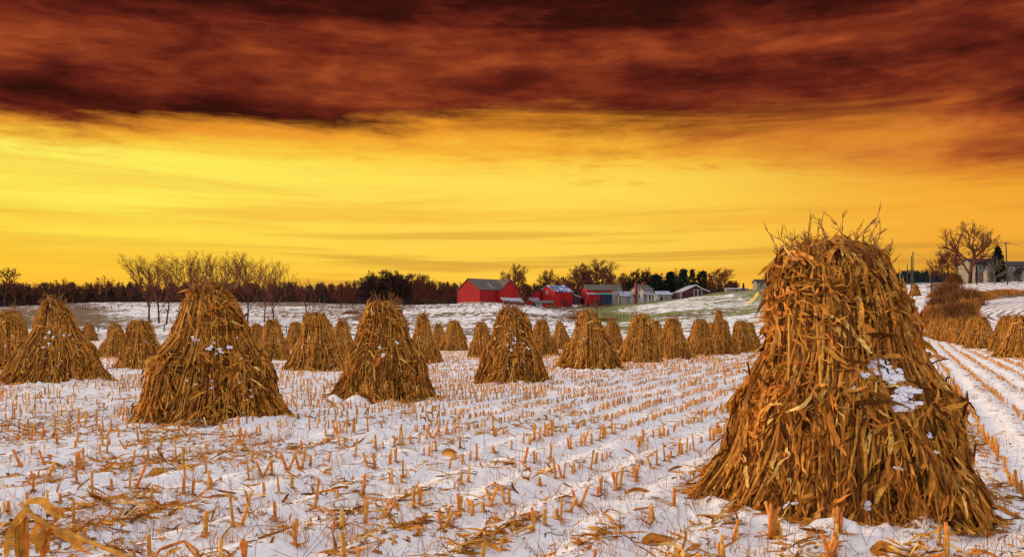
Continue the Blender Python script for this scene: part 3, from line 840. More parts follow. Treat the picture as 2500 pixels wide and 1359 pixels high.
def build_stubble():
    rng = np.random.RandomState(3)
    # candidates along every row
    d = np.arange(-75, 45, ROWS)
    pts = []
    for dk in d:
        s = np.arange(0, 110, .125); s = s + rng.rand(len(s)) * .09
        x = dk * CR + s * SR; y = -dk * SR + s * CR
        wob = (fbm(x * .35, y * .35, 2) - .5) * .12
        x = x - wob * CR + rng.randn(len(s)) * .022; y = y + wob * SR + rng.randn(len(s)) * .022
        ok = (y > 4.5) & (y < 92) & (np.abs(x / y) < .66)
        pts.append(np.stack([x[ok], y[ok]], 1))
    P = np.concatenate(pts)
    x, y = P[:, 0], P[:, 1]
    u = 1250 + F * x / y
    al = x * SR + y * CR; d_ = np.round(rowc(x, y) / ROWS); cl = fbm(np.round(rowc(x, y) / ROWS) * 3.7 + 3, al * np.where(y < 15, 2.2, .9), 2)
    prob = np.clip((cl - np.where((y > 11.5) & (u > 1000), .24, .36)) * 6, .03, .95)
    prob *= np.where(y < 14, .62, 1.0) * np.where(y > 30, .75, 1) * np.where(y > 55, .7, 1)
    prob *= np.where(u < 800, .75, 1.0)
    keep = (rng.rand(len(x)) < prob) & ~inside_shock(x, y, 1.0)
    x, y = x[keep], y[keep]
    z = ground(x, y)
    order = np.argsort(y)
    x, y, z = x[order], y[order], z[order]
    u = 1250 + F * x / y; v = VH + F * (CAMZ - z) / y
    vis = (u > 5) & (u < 2495) & (v < 1375)
    # not the ones hidden behind the huge shock
    hid = (u > 1760) & (u < 2380) & (y > PLACED[0][1])
    near = np.nonzero(vis & ~hid)[0][:300]
    # stub variants
    variants = []
    kinds = [('upright cut corn stub standing straight out of the foreground snow', .145, .05), ('short cut corn stub, only a nub above the foreground snow', .09, .15),
             ('leaning cut corn stub tilted over the foreground snow', .14, .45), ('tall cut corn stub with torn leaf sheath at its foot in the foreground snow', .19, .12)]
    for kk in range(12):
        lab, h, lean = kinds[kk % 4]
        g = Geo(); r_ = np.random.RandomState(100 + kk)
        nst = 1 if kk < 8 else 2
        for q in range(nst):
            a_ = r_.rand() * 6.28; hh = h * (.8 + .5 * r_.rand()); ln = lean * (.5 + r_.rand())
            off = np.array([r_.randn() * .03, r_.randn() * .03, 0]) if q else np.zeros(3)
            top = np.array([math.cos(a_) * ln * hh, math.sin(a_) * ln * hh, hh])
            s = np.array([-.25, 0, .3, .42, .45, .48, .8, .995, 1.0]); rad = .0115 + .005 * r_.rand()
            rr = rad * np.array([1.15, 1.12, 1, 1, 1.22, 1, .96, .96, .9])
            pp = s[:, None] * top[None] + off
            g.tubes(pp, rr, 8, .55 + .4 * r_.rand() if r_.rand() < .6 else .82, cap=True)
        nl = [2, 2, 3, 6][kk % 4]
        pl = np.zeros((nl, 5, 3)); ss = np.linspace(0, 1, 5)
        wd = np.zeros((nl, 5, 3)); hw = np.zeros((nl, 5))
        for q in range(nl):
            a_ = r_.rand() * 6.28; L = .06 + .13 * r_.rand(); up = r_.rand() * .9
            o = np.array([math.cos(a_), math.sin(a_), 0])
            pl[q] = o[None] * (.008 + L * ss[:, None]) + np.array([0, 0, 1])[None] * (.01 + L * (up * ss - .9 * ss ** 2))[:, None]
            pl[q, :, 2] = np.maximum(pl[q, :, 2], .004)
            w_ = np.array([-math.sin(a_), math.cos(a_), .3 * r_.randn()]); wd[q] = w_ / np.linalg.norm(w_)
            hw[q] = (.006 + .010 * r_.rand()) * (1.05 - ss) ** .5
        g.ribbons(pl, wd, hw, r_.rand(nl) * .8, .4)
        o = g.build('corn_stub', M['stub']); tag(o, lab, 'corn stub', lab.split(',')[0].replace('stub', 'stubs'))
        variants.append(o)
    used = set()
    for n_, i in enumerate(near):
        kk = rng.randint(12)
        if kk in used: o = variants[kk].copy(); col.objects.link(o)
        else: o = variants[kk]; used.add(kk)
        o.location = (x[i], y[i], z[i] - .005); o.rotation_euler = (0, 0, rng.rand() * 6.28); s = .85 + .4 * rng.rand(); o.scale = (s, s, s * (.85 + .35 * rng.rand()))
    for kk in range(12):
        if kk not in used: bpy.data.objects.remove(variants[kk])
    m = np.ones(len(x), bool); m[near] = False
    m &= (v < 1400)
    x, y, z = x[m], y[m], z[m]; n = len(x); u_ = 1250 + F * x / y
    g = Geo()
    hm_ = np.clip((fbm(x * .5 + 77, y * .3, 2) - .35) * 3, 0, 1); h = .06 + .05 * rng.rand(n) + .12 * hm_ * rng.rand(n) ** .6; h = np.where(u_ < 900, h * 1.25, h); a_ = rng.rand(n) * 6.28; ln = np.abs(rng.randn(n)) * .22
    top = np.stack([np.cos(a_) * ln * h, np.sin(a_) * ln * h, h], 1)
    s = np.array([-.1, .5, 1.0])
    P3 = np.stack([x, y, z], 1)[:, None] + s[None, :, None] * top[:, None]
    rad = (.0125 + .004 * rng.rand(n)) * np.where(y > 35, 1.3, 1)
    g.tubes(P3, rad[:, None] * np.ones((1, 3)), 4, np.clip(.3 + .6 * rng.rand(n), 0, 1), cap=True)
    # scraps of leaf at their feet
    ribbon_scatter(g, rng, x + rng.randn(n) * .04, y + rng.randn(n) * .04, (.05, .16), (.008, .02), .5)
    o = g.build('corn_stubble', M['stub']); tag(o, 'rows of cut corn stubble running away through the snow', 'stubble', None, 'stuff')
    print('STUBS', n, len(near))


def ribbon_scatter(g, rng, x, y, Lr, Wr, lift, tintr=(0, 1), k=4):
    n = len(x); z = ground(x, y)
    s = np.linspace(0, 1, k)
    a_ = rng.rand(n) * 6.28; L = Lr[0] + (Lr[1] - Lr[0]) * rng.rand(n) ** 1.6; kap = rng.randn(n) * .9
    ang = a_[:, None] + kap[:, None] * s[None]
    step = np.stack([np.cos(ang), np.sin(ang), 0 * ang], -1)
    li = (rng.rand(n) ** 2 * lift)[:, None]
    step[..., 2] = li * (1 - 2.0 * s[None] * rng.rand(n)[:, None])
    P = np.stack([x, y, z + .006], 1)[:, None] + np.cumsum(np.concatenate([np.zeros((n, 1, 3)), step[:, :-1]], 1), 1) * (L / (k - 1))[:, None, None]
    gg = ground(P[..., 0].ravel(), P[..., 1].ravel()).reshape(n, k) if n < 60000 else z[:, None]
    P[..., 2] = np.maximum(P[..., 2], gg + .005)
    T = np.gradient(P, axis=1); T /= np.linalg.norm(T, axis=-1, keepdims=True) + 1e-9
    B = np.cross(T, np.array([0, 0, 1.])); B /= np.linalg.norm(B, axis=-1, keepdims=True) + 1e-9
    C = np.cross(B, T); tw = (rng.randn(n) * .6)[:, None] + (rng.randn(n) * .9)[:, None] * s[None]
    WD = np.cos(tw)[..., None] * B + np.sin(tw)[..., None] * C
    hw = (Wr[0] + (Wr[1] - Wr[0]) * rng.rand(n))[:, None] * .5 * 1.5 * (s[None] + .15) ** .5 * (1.03 - s[None]) ** .5
    g.ribbons(P, WD, hw, tintr[0] + (tintr[1] - tintr[0]) * rng.rand(n), .5)


def build_litter():
    rng = np.random.RandomState(5)
    g = Geo()
    def scatter(n, ymin, ymax, pw):
        y = ymin * (ymax / ymin) ** (rng.rand(n) ** pw); x = (rng.rand(n) - .5) * 1.24 * y
        return x, y
    x, y = scatter(130000, 5.0, 85, 1.0)
    u = 1250 + F * x / y
    cl = fbm(x * .8 + 9, y * .8, 3)
    dl = np.abs(((rowc(x, y) / ROWS + .5) % 1) - .5)
    left = np.clip((900 - u) / 500, 0, 1) * np.exp(-((np.log(y) - math.log(13)) / .42) ** 2)
    p = (.05 + np.clip((cl - .50) * 5.0, 0, 1) * .26) * (.45 + 2.6 * np.exp(-(dl / .13) ** 2)) + left * np.clip((cl - .36) * 4, 0, 1) * .95
    keep = (rng.rand(len(x)) < p) & ~inside_shock(x, y, .95)
    x, y = x[keep], y[keep]
    n = len(x); sp_ = int(n * .5)
    ribbon_scatter(g, rng, x[:sp_], y[:sp_], (.05, .28), (.010, .042), .8, (0.15, 1.0), 5)
    ribbon_scatter(g, rng, x[sp_:], y[sp_:], (.03, .14), (.004, .012), .9, (0, .6), 4)
    o = g.build('leaf_litter', M['corn']); tag(o, 'dry corn leaves and scraps scattered over the snow', 'leaf litter', None, 'stuff')
    # thin weeds and grass blades
    g = Geo()
    ntuft = 620
    y0 = 6.5 * (45 / 6.5) ** rng.rand(ntuft); x0 = (rng.rand(ntuft) - .5) * 1.22 * y0
    nb = rng.randint(3, 26, ntuft)
    X = np.repeat(x0, nb); Yv = np.repeat(y0, nb); sprd = np.repeat(.03 + .10 * rng.rand(ntuft), nb)
    X = X + rng.randn(len(X)) * sprd; Yv = Yv + rng.randn(len(X)) * sprd
    ok = ~inside_shock(X, Yv, .95); X, Yv = X[ok], Yv[ok]
    n = len(X); z = ground(X, Yv); a_ = rng.rand(n) * 6.28; L = .05 + .14 * rng.rand(n); L = np.where(rng.rand(n) < .06, L * 1.9, L); ln = np.abs(rng.randn(n)) * .7
    s = np.linspace(0, 1, 4)
    P = np.stack([X, Yv, z], 1)[:, None] + np.stack([np.cos(a_)[:, None] * (ln * L)[:, None] * s ** 1.5, np.sin(a_)[:, None] * (ln * L)[:, None] * s ** 1.5, (L[:, None] * s)], -1)
    g.tubes(P, np.array([.0022, .002, .0017, .001])[None] * np.ones((n, 1)), 3, .1 + .75 * rng.rand(n))
    # loose long twigs
    ns = 700
    y = 6.5 * (30 / 6.5) ** rng.rand(ns); x = (rng.rand(ns) - .5) * 1.22 * y; z = ground(x, y); a_ = rng.rand(ns) * 6.28; L = .12 + .3 * rng.rand(ns); ln = rng.randn(ns) * .5
    P = np.stack([x, y, z], 1)[:, None] + np.stack([np.cos(a_)[:, None] * (ln * L)[:, None] * s, np.sin(a_)[:, None] * (ln * L)[:, None] * s, (L[:, None] * s * .8)], -1)
    P += rng.randn(ns, 4, 3) * .006
    ok = ~inside_shock(x, y, 1.0)
    g.tubes(P[ok], np.array([.0026, .0023, .002, .0012])[None] * np.ones((ok.sum(), 1)), 3, .15 * rng.rand(ok.sum()))
    o = g.build('dry_grass', M['stub']); tag(o, 'wiry dry grass and weed stems poking through the snow', 'grass', None, 'stuff')


build_stubble()
build_litter()


# ------------------------------------------------------------------ things lying in the foreground
def leafpiece(g, pts, w, rng, tint=.6, fold=.4, twist=0.0):
    P = np.array(pts, float)[None]; n = P.shape[1]
    # resample smoothly
    s = np.linspace(0, n - 1, 14); Q = np.stack([np.interp(s, np.arange(n), P[0, :, i]) for i in range(3)], -1)
    for _ in range(2): Q[1:-1] = (Q[:-2] + 2 * Q[1:-1] + Q[2:]) / 4
    T = np.gradient(Q, axis=0); T /= np.linalg.norm(T, axis=1, keepdims=True) + 1e-9
    B = np.cross(T, np.array([0, -.7, .7])); B /= np.linalg.norm(B, axis=1, keepdims=True) + 1e-9
    C = np.cross(B, T); ss = np.linspace(0, 1, 14); tw = twist * ss + rng.randn() * .2
    WD = np.cos(tw)[:, None] * B + np.sin(tw)[:, None] * C
    hw = w * .5 * 1.5 * (ss + .12) ** .5 * (1.02 - ss) ** .5 * (1 + .2 * (rng.rand(14) - .5))
    g.ribbons(Q[None], WD[None], hw[None], np.array([tint]), fold)


def build_foreground():
    rng = np.random.RandomState(21)
    # broken stalk at the lower left: stalk, leaves, husk
    Y = 4.9
    P = [PX(52, 1228, Y + .1), PX(85, 1262, Y), PX(122, 1282, Y), PX(175, 1303, Y - .05), PX(240, 1330, Y - .15), PX(318, 1362, Y - .3), PX(420, 1470, Y - .4)]
    foot = P[-1].copy(); foot.z = gz(foot.x, foot.y)
    root = empty('broken_cornstalk', (foot.x, foot.y, foot.z), 0, 'blurry near broken cornstalk with drooping leaves and a hanging husk in the bottom left corner', 'cornstalk')
    L = lambda v: np.array(v - Vector(root.location))
    pts = np.array([L(p) for p in P]); pts[-1] = (0, 0, -.04)
    s = np.linspace(0, len(pts) - 1, 26); Q = np.stack([np.interp(s, np.arange(len(pts)), pts[:, i]) for i in range(3)], -1)
    rad = np.full(26, .0125); rad[[5, 12, 19]] = .016
    g = Geo(); g.tubes(Q, rad, 9, .62, cap=True); g.build('stalk', M['stalk'], root)
    for lf in ([(60, 1225), (100, 1218), (128, 1245), (150, 1262)], [(122, 1282), (150, 1250), (140, 1238), (95, 1232)], [(118, 1285), (113, 1310), (108, 1335), (104, 1362)],
               [(120, 1285), (105, 1300), (92, 1330), (90, 1350)], [(125, 1285), (150, 1300), (200, 1330), (188, 1345)], [(66, 1240), (48, 1262), (38, 1285), (28, 1290)], [(100, 1270), (88, 1290), (84, 1300), (80, 1318)]):
        g = Geo(); leafpiece(g, [L(PX(a_, b_, Y - .05 + .1 * rng.rand())) for a_, b_ in lf], .055, rng, .4 + .5 * rng.rand(), .4, rng.randn() * .8)
        g.build('leaf', M['corn'], root)
    g = Geo()
    for q in range(9):
        dx = rng.randn() * 7
        leafpiece(g, [L(PX(56 + dx * .3, 1252, Y)), L(PX(50 + dx, 1290, Y - .02 + .04 * rng.rand())), L(PX(48 + dx * 1.3, 1325, Y)), L(PX(50 + dx * 1.6, 1362, Y))], .05, rng, .35 + .45 * rng.rand(), .5, rng.randn())
    g.build('husk', M['corn'], root)
    # second, arched stalk
    Y = 6.0
    P = [PX(338, 1366, Y + .1), PX(390, 1340, Y), PX(446, 1320, Y), PX(452, 1320, Y), PX(480, 1342, Y - .1), PX(512, 1370, Y - .15)]
    x0, y0 = P[0].x, P[0].y; root = empty('bent_cornstalk', (x0, y0, gz(x0, y0)), 0, 'thin cornstalk snapped into an arch over the snow at the bottom edge, left of centre', 'cornstalk')
    L = lambda v: np.array(v - Vector(root.location))
    pts = np.array([L(p) for p in P]); pts[0][2] = -.02; pts[-1][2] = -.02
    s = np.linspace(0, 5, 16); Q = np.stack([np.interp(s, np.arange(6), pts[:, i]) for i in range(3)], -1)
    rad = np.full(16, .010); rad[[4, 12]] = .013
    g = Geo(); g.tubes(Q, rad, 8, .8, cap=True); g.build('stalk', M['stalk'], root)
    g = Geo(); leafpiece(g, [Q[8], Q[8] + (.03, 0, -.05), Q[8] + (.10, 0, -.12), Q[8] + (.2, .05, -.14)], .02, rng, .5); g.build('leaf', M['corn'], root)
    # clump of tall stubs in front of the huge shock
    spots = [(1888, 1300, .24, 'cluster of pale cornstalk stumps just in front of the huge shock')]
    for (u, v, h, lab) in spots:
        x, y = hit(u, v); z = gz(x, y)
        root = empty('cornstalk_clump', (x, y, z), 0, lab, 'corn stub')
        for q in range(6):
            dx, dy = rng.randn() * .045, rng.randn() * .03; hh = h * (.7 + .6 * rng.rand()); tl = rng.randn() * .06
            pp = np.array([[dx, dy, -.05], [dx + tl * .3, dy, hh * .45], [dx + tl * .35, dy, hh * .5], [dx + tl * .4, dy, hh * .55], [dx + tl, dy + .02, hh]])
            g = Geo(); g.tubes(pp, np.array([.016, .015, .0185, .015, .014]), 9, .7 + .3 * rng.rand(), cap=True); g.build('stump', M['stub'], root)
        g = Geo()
        ribbon_scatter_local(g, rng, 14, .12, (.08, .22)); g.build('leaf_scraps', M['corn'], root)
    # single husks and big leaves on the snow
    things = [(1098, 1117, 'husk', .22, 'fat dry corn husk lying beside two stubs in the middle foreground'),
              (1560, 1203, 'leaf', .30, 'broad grey brown corn leaf lying on open snow left of the huge shock'),
              (1180, 1345, 'leaf', .34, 'curled yellow corn leaf at the bottom edge near the middle'),
              (1600, 1310, 'husk', .22, 'folded yellow husk on the snow at the bottom, left of the stalk stumps'),
              (2155, 1352, 'husk', .20, 'torn yellow husk at the bottom edge under the huge shock'),
              (430, 1250, 'leaf', .24, 'long brown corn leaf flat on the snow in the left foreground'),
              (385, 1150, 'husk', .20, 'crumpled orange husk on the snow among the stubs left of centre')]
    for (u, v, kd, ln, lab) in things:
        x, y = hit(u, v); z = gz(x, y)
        if kd == 'husk':
            root = empty('corn_husk', (x, y, z), rng.rand() * .6 - .3, lab, 'corn husk')
            for q in range(5):
                g = Geo(); dy = rng.randn() * .02; up = .02 + .05 * rng.rand()
                leafpiece(g, [(-ln / 2, dy, .015), (-ln / 5, dy * 2, up + .02), (ln / 5, dy * 2 + rng.randn() * .02, up), (ln / 2 + rng.randn() * .03, dy * 3, .012 + .05 * rng.rand())], .065, rng, .4 + .5 * rng.rand(), .55, rng.randn() * .5)
                g.build('husk_leaf', M['corn'], root)
        else:
            g = Geo(); leafpiece(g, [(-ln / 2, 0, .012), (-ln / 6, .02, .06), (ln / 6, 0, .05), (ln / 2, -.03, .01)], .055, rng, .35 if 'brown' in lab else .65, .5, rng.randn() * .5)
            o = g.build('fallen_leaf', M['corn']); o.location = (x, y, z); o.rotation_euler = (0, 0, rng.rand() * .8 - .4); tag(o, lab, 'leaf')


def ribbon_scatter_local(g, rng, n, r, Lr):
    for q in range(n):
        a_ = rng.rand() * 6.28; L = Lr[0] + (Lr[1] - Lr[0]) * rng.rand(); o = np.array([math.cos(a_), math.sin(a_), 0]); c = np.array([rng.randn() * r * .4, rng.randn() * r * .4, 0])
        leafpiece(g, [c + o * .01, c + o * L * .4 + (0, 0, L * .35 * rng.rand()), c + o * L * .75 + (0, 0, .04 * rng.rand()), c + o * L + (0, 0, .01)], .018, rng, rng.rand(), .4, rng.randn())


build_foreground()


# ------------------------------------------------------------------ trees
def grow(seed, H, clear, ang, n, up, wob, lenf, r0, thick=1.0, sides=4, kmin=3, multi=1):
    """returns (trunk Geo, crown Geo) for a bare tree of height about H"""
    rnd = random.Random(seed)
    by = {}
    top = [0]
    def br(p, d, L, r, lv):
        k = 7 if lv == 0 else (5 if lv < 2 else kmin)
        pts = [p.copy()]; dd = d.copy()
        for i in range(k - 1):
            dd = dd + Vector((rnd.gauss(0, wob), rnd.gauss(0, wob), rnd.gauss(0, wob) + up[min(lv, len(up) - 1)])) * (1 if lv else .35)
            dd.normalize(); p = p + dd * (L / (k - 1)); pts.append(p.copy())
        top[0] = max(top[0], p.z)
        last = lv == len(n)
        rr = [max(r * (1 - .55 * i / (k - 1)), .012 * thick) for i in range(k)]
        by.setdefault((lv, k), []).append((pts, rr))
        if last: return
        m = n[lv]
        for c in range(m):
            f = (clear if lv == 0 else .22) + (1 - (clear if lv == 0 else .22)) * ((c + rnd.random()) / m) ** .9
            f = min(f, .999); j = f * (k - 1); i0 = int(j); q = pts[i0].lerp(pts[i0 + 1], j - i0)
            t = (pts[i0 + 1] - pts[i0]).normalized()
            a1 = math.radians(rnd.gauss(ang[lv], ang[lv] * .2)); az = c * 2.4 + rnd.uniform(-.5, .5)
            o = t.orthogonal().normalized(); o.rotate(Matrix.Rotation(az, 3, t))
            nd = (t * math.cos(a1) + o * math.sin(a1)).normalized()
            br(q, nd, L * lenf[lv] * rnd.uniform(.75, 1.15) * (1.12 - .45 * (f if lv else (f - clear) * .9)), max(r * .58 * (1 - .3 * f), .014 * thick), lv + 1)
    for q in range(multi):
        tilt = .03 if multi == 1 else .22
        br(Vector((0, 0, -.3)), Vector((rnd.gauss(0, tilt), rnd.gauss(0, tilt), 1)).normalized(), H * .62, r0 / math.sqrt(multi), 0)
    s = H / top[0]
    tr, cr = Geo(), Geo()
    for (lv, k), lst in by.items():
        P = np.array([[list(v) for v in a_] for a_, b_ in lst]) * s; R = np.array([b_ for a_, b_ in lst]) * (s if lv < 2 else 1)
        (tr if lv == 0 else cr).tubes(P, R, 8 if lv == 0 else (sides if lv < 3 else 3), .5)
    return tr, cr


TT = {}
def template(name, mt, mc, **kw):
    tr, cr = grow(**kw)
    o1 = tr.build('trunk', mt); o2 = cr.build('crown', mc)
    TT[name] = (o1, o2, kw['H'], [False])


template('walnut1', M['bark'], M['twig'], seed=1, H=17, clear=.27, ang=[36, 28, 32, 36], n=[8, 6, 5, 4], up=[.02, .17, .14, .10, .06], wob=.10, lenf=[.88, .58, .52, .5, .5], r0=.27, thick=1.55)
template('walnut2', M['bark'], M['twig'], seed=2, H=17, clear=.27, ang=[36, 28, 32, 36], n=[8, 6, 5, 4], up=[.02, .17, .14, .10, .06], wob=.12, lenf=[.88, .58, .52, .5, .5], r0=.25, thick=1.55)
template('walnut3', M['bark'], M['twig'], seed=5, H=17, clear=.27, ang=[36, 28, 32, 36], n=[8, 6, 5, 4], up=[.02, .17, .14, .10, .06], wob=.11, lenf=[.88, .58, .52, .5, .5], r0=.24, thick=1.55)
template('oak1', M['bark'], M['twig_warm'], seed=7, H=16, clear=.10, ang=[58, 40, 38, 38], n=[9, 8, 8, 7], up=[.0, .13, .09, .05], wob=.14, lenf=[1.0, .6, .52, .5], r0=.40, thick=3.6)
template('oak2', M['bark'], M['twig'], seed=8, H=16, clear=.10, ang=[58, 40, 38, 38], n=[10, 8, 8, 7], up=[.0, .13, .09, .05], wob=.14, lenf=[1.0, .6, .52, .5], r0=.36, thick=3.6)
template('dense1', M['bark'], M['twig_dark'], seed=9, H=15, clear=.10, ang=[50, 42, 42, 42], n=[14, 8, 7, 5], up=[.0, .08, .04, .02], wob=.15, lenf=[.62, .58, .55, .55], r0=.3, thick=4.4)
template('dense2', M['bark'], M['twig_dark'], seed=10, H=15, clear=.08, ang=[46, 42, 42, 42], n=[14, 8, 7, 5], up=[.0, .10, .04, .02], wob=.15, lenf=[.62, .58, .55, .55], r0=.3, thick=4.4)
template('wood1', M['bark'], M['twig'], seed=12, H=13, clear=.30, ang=[34, 36, 38], n=[9, 6, 6], up=[.0, .10, .05], wob=.12, lenf=[.52, .55, .5], r0=.25, thick=5)
template('wood2', M['bark'], M['twig_warm'], seed=13, H=13, clear=.35, ang=[38, 36, 38], n=[9, 6, 6], up=[.0, .10, .05], wob=.12, lenf=[.52, .55, .5], r0=.25, thick=5)
template('big', M['bark'], M['twig_warm'], seed=33, H=17, clear=.16, ang=[44, 34, 36, 40, 40], n=[8, 6, 6, 5, 3], up=[.0, .07, .05, .03, .02], wob=.13, lenf=[.95, .60, .5, .48, .5], r0=.62, thick=1.6)
template('pale', M['bark_light'], M['bark_light'], seed=15, H=7, clear=.2, ang=[40, 36, 38], n=[9, 6, 5], up=[.0, .10, .05], wob=.12, lenf=[.6, .55, .5], r0=.16, thick=2.4)
template('small', M['bark'], M['twig_dark'], seed=16, H=6, clear=.2, ang=[58, 44, 42], n=[9, 7, 6], up=[.0, .05, .02], wob=.16, lenf=[.85, .6, .5], r0=.16, thick=3.0)


def plant(name, tmpl, u, vb, vt, Y, label, cat='tree', group=None, wx=1.0, rz=None):
    o1, o2, H0, used = TT[tmpl]
    x = (u - 1250) / F * Y; z = gz(x, Y)
    H = CAMZ + (VH - vt) / F * Y - z
    root = empty(name, (x, Y, z), random.Random(u).uniform(0, 6.28) if rz is None else rz, label, cat, group)
    s = H / H0; root.scale = (s * wx, s * wx, s)
    if used[0]: a_, b_ = o1.copy(), o2.copy(); col.objects.link(a_); col.objects.link(b_)
    else: a_, b_ = o1, o2; used[0] = True
    a_.parent = root; b_.parent = root
    return root


G1 = 'tall bare trees standing in the left field'
for i, (u, vt, Y, t, lab) in enumerate([
        (364, 616, 205, 'walnut1', 'bare tree at the far left end of the tall group in the left field'),
        (388, 620, 212, 'walnut2', 'second bare tree from the left of the tall group'),
        (406, 612, 198, 'walnut3', 'third bare tree from the left of the tall group, its trunk reaching lowest'),
        (462, 606, 225, 'walnut2', 'bare tree rising at the left shoulder of the large pointed shock'),
        (498, 612, 232, 'walnut1', 'bare tree behind the large pointed shock, left of its tip'),
        (535, 608, 226, 'walnut3', 'bare tree directly behind the tip of the large pointed shock'),
        (570, 616, 230, 'walnut1', 'bare tree behind the large pointed shock, right of its tip'),
        (604, 618, 222, 'walnut2', 'bare tree rising at the right shoulder of the large pointed shock'),
        (646, 628, 212, 'walnut3', 'slim bare tree, left one of the pair right of the large pointed shock'),
        (668, 630, 208, 'walnut1', 'slim bare tree, right one of the pair right of the large pointed shock'),
        (749, 676, 222, 'walnut2', 'shorter bare tree standing apart to the right of the tall group')]):
    plant('bare_tree', t, u, 0, vt, Y, lab, 'tree', G1, .95 if u > 600 else 1.05)
G2 = 'dark trees left of the red barn'
for (u, vt, Y, t, wx, lab) in [
        (833, 690, 360, 'oak2', .8, 'small dark tree alone at the far edge of the left field'),
        (862, 682, 385, 'wood1', 1.0, 'thin dark tree at the left end of the dark thicket'),
        (905, 668, 365, 'dense1', 1.0, 'leftmost dense rounded tree of the dark thicket'),
        (925, 660, 360, 'dense2', 1.1, 'dense dark tree at the left top of the thicket dome'),
        (948, 657, 362, 'dense1', 1.15, 'dense dark tree at the peak of the thicket dome'),
        (968, 658, 358, 'dense2', 1.1, 'dense dark tree right of the thicket peak'),
        (988, 664, 360, 'dense1', 1.0, 'dense dark tree at the right end of the thicket dome'),
        (1012, 664, 375, 'oak2', .85, 'open crowned tree just right of the dark thicket'),
        (1040, 668, 380, 'oak1', .8, 'open crowned reddish tree between the thicket and the red barn'),
        (1064, 682, 372, 'oak2', .8, 'lower twiggy tree nearer the red barn'),
        (1090, 693, 375, 'oak2', .9, 'low bushy tree touching the left side of the big red barn')]:
    plant('bare_tree', t, u, 0, vt, Y, lab, 'tree', G2, wx)
G3 = 'trees behind the farm buildings'
for (u, vt, Y, t, wx, lab) in [
        (1258, 640, 372, 'oak1', .72, 'reddish bare tree rising right behind the big red barn'),
        (1282, 690, 380, 'oak2', .9, 'low twiggy tree in the gap right of the big red barn'),
        (1350, 655, 372, 'oak1', .85, 'rounded reddish tree behind the blue roofed barn'),
        (1412, 640, 385, 'oak1', .95, 'left one of the two great spreading trees behind the farm'),
        (1458, 628, 380, 'oak1', 1.05, 'right one of the two great spreading trees behind the farm, the highest there'),
        (1502, 668, 376, 'oak2', .9, 'dark twiggy tree at the right foot of the great spreading trees'),
        (1532, 660, 400, 'dense1', .9, 'dense dark tree behind the gap left of the white farmhouse'),
        (1562, 652, 398, 'dense2', .95, 'dense dark round topped tree above the white farmhouse chimney'),
        (1592, 660, 402, 'dense1', .95, 'dense dark tree above the right end of the white farmhouse'),
        (1622, 664, 396, 'dense2', .95, 'dense dark tree right of the white farmhouse'),
        (1648, 668, 398, 'dense1', .85, 'dense dark tree between the farmhouse and the tall pines'),
        (1655, 655, 410, 'wood2', .8, 'thin pale bare tree left of the tall pines'),
        (1740, 662, 385, 'wood2', 1.0, 'bare tree right behind the tall pines'),
        (1762, 652, 370, 'oak2', .95, 'broad fan shaped bare tree at the right end of the farm'),
        (1786, 682, 370, 'oak2', 1.0, 'low twiggy tree where the farm trees end at right'),
        (1378, 731, 300, 'small', 1.0, 'low spreading apple tree on the slope in front of the blue roofed barn'),
        (1910, 632, 300, 'oak2', .8, 'bare tree whose crown shows at the upper left edge of the huge shock'),
        (1925, 650, 310, 'oak2', .9, 'lower bare tree half hidden by the huge shock')]:
    plant('bare_tree', t, u, 0, vt, Y, lab, 'tree', G3, wx)
G4 = 'trees on the rise at right'
for (u, vt, Y, t, wx, lab) in [
        (2368, 532, 262, 'big', 1.0, 'big spreading bare tree beside the house at right, tallest tree of the photo'),
        (2318, 608, 285, 'oak2', .85, 'smaller bare tree behind the left limbs of the big spreading tree'),
        (2345, 625, 280, 'oak2', .85, 'bare tree partly hidden behind the trunk of the big spreading tree'),
        (2428, 622, 246, 'pale', .85, 'pale barked young tree in front of the right house'),
        (2486, 648, 246, 'small', .75, 'low dark bare tree at the right edge by the second house')]:
    plant('bare_tree', t, u, 0, vt, Y, lab, 'tree', G4, wx, 1.3 if t == 'big' else None)

# treeline at the far left: separate crowns in front of the wood
rr_ = random.Random(4)
G5 = 'trees along the front of the far wood'
fr = [(12, 652, 1.2), (34, 680, .9), (60, 692, .9), (92, 688, 1.0), (118, 686, 1.0), (150, 678, 1.1), (176, 688, .9), (202, 692, .9), (236, 690, 1.0), (258, 672, 1.1), (290, 696, .9), (318, 700, 1), (430, 700, 1), (700, 700, 1), (728, 706, 1), (790, 686, 1), (812, 692, 1)]
for i, (u, vt, wx) in enumerate(fr):
    plant('bare_tree', ['wood1', 'wood2'][i % 2], u, 0, vt, 432 + rr_.uniform(-4, 12), 'twiggy bare tree in the front rank of the far wood', 'tree', G5, wx)


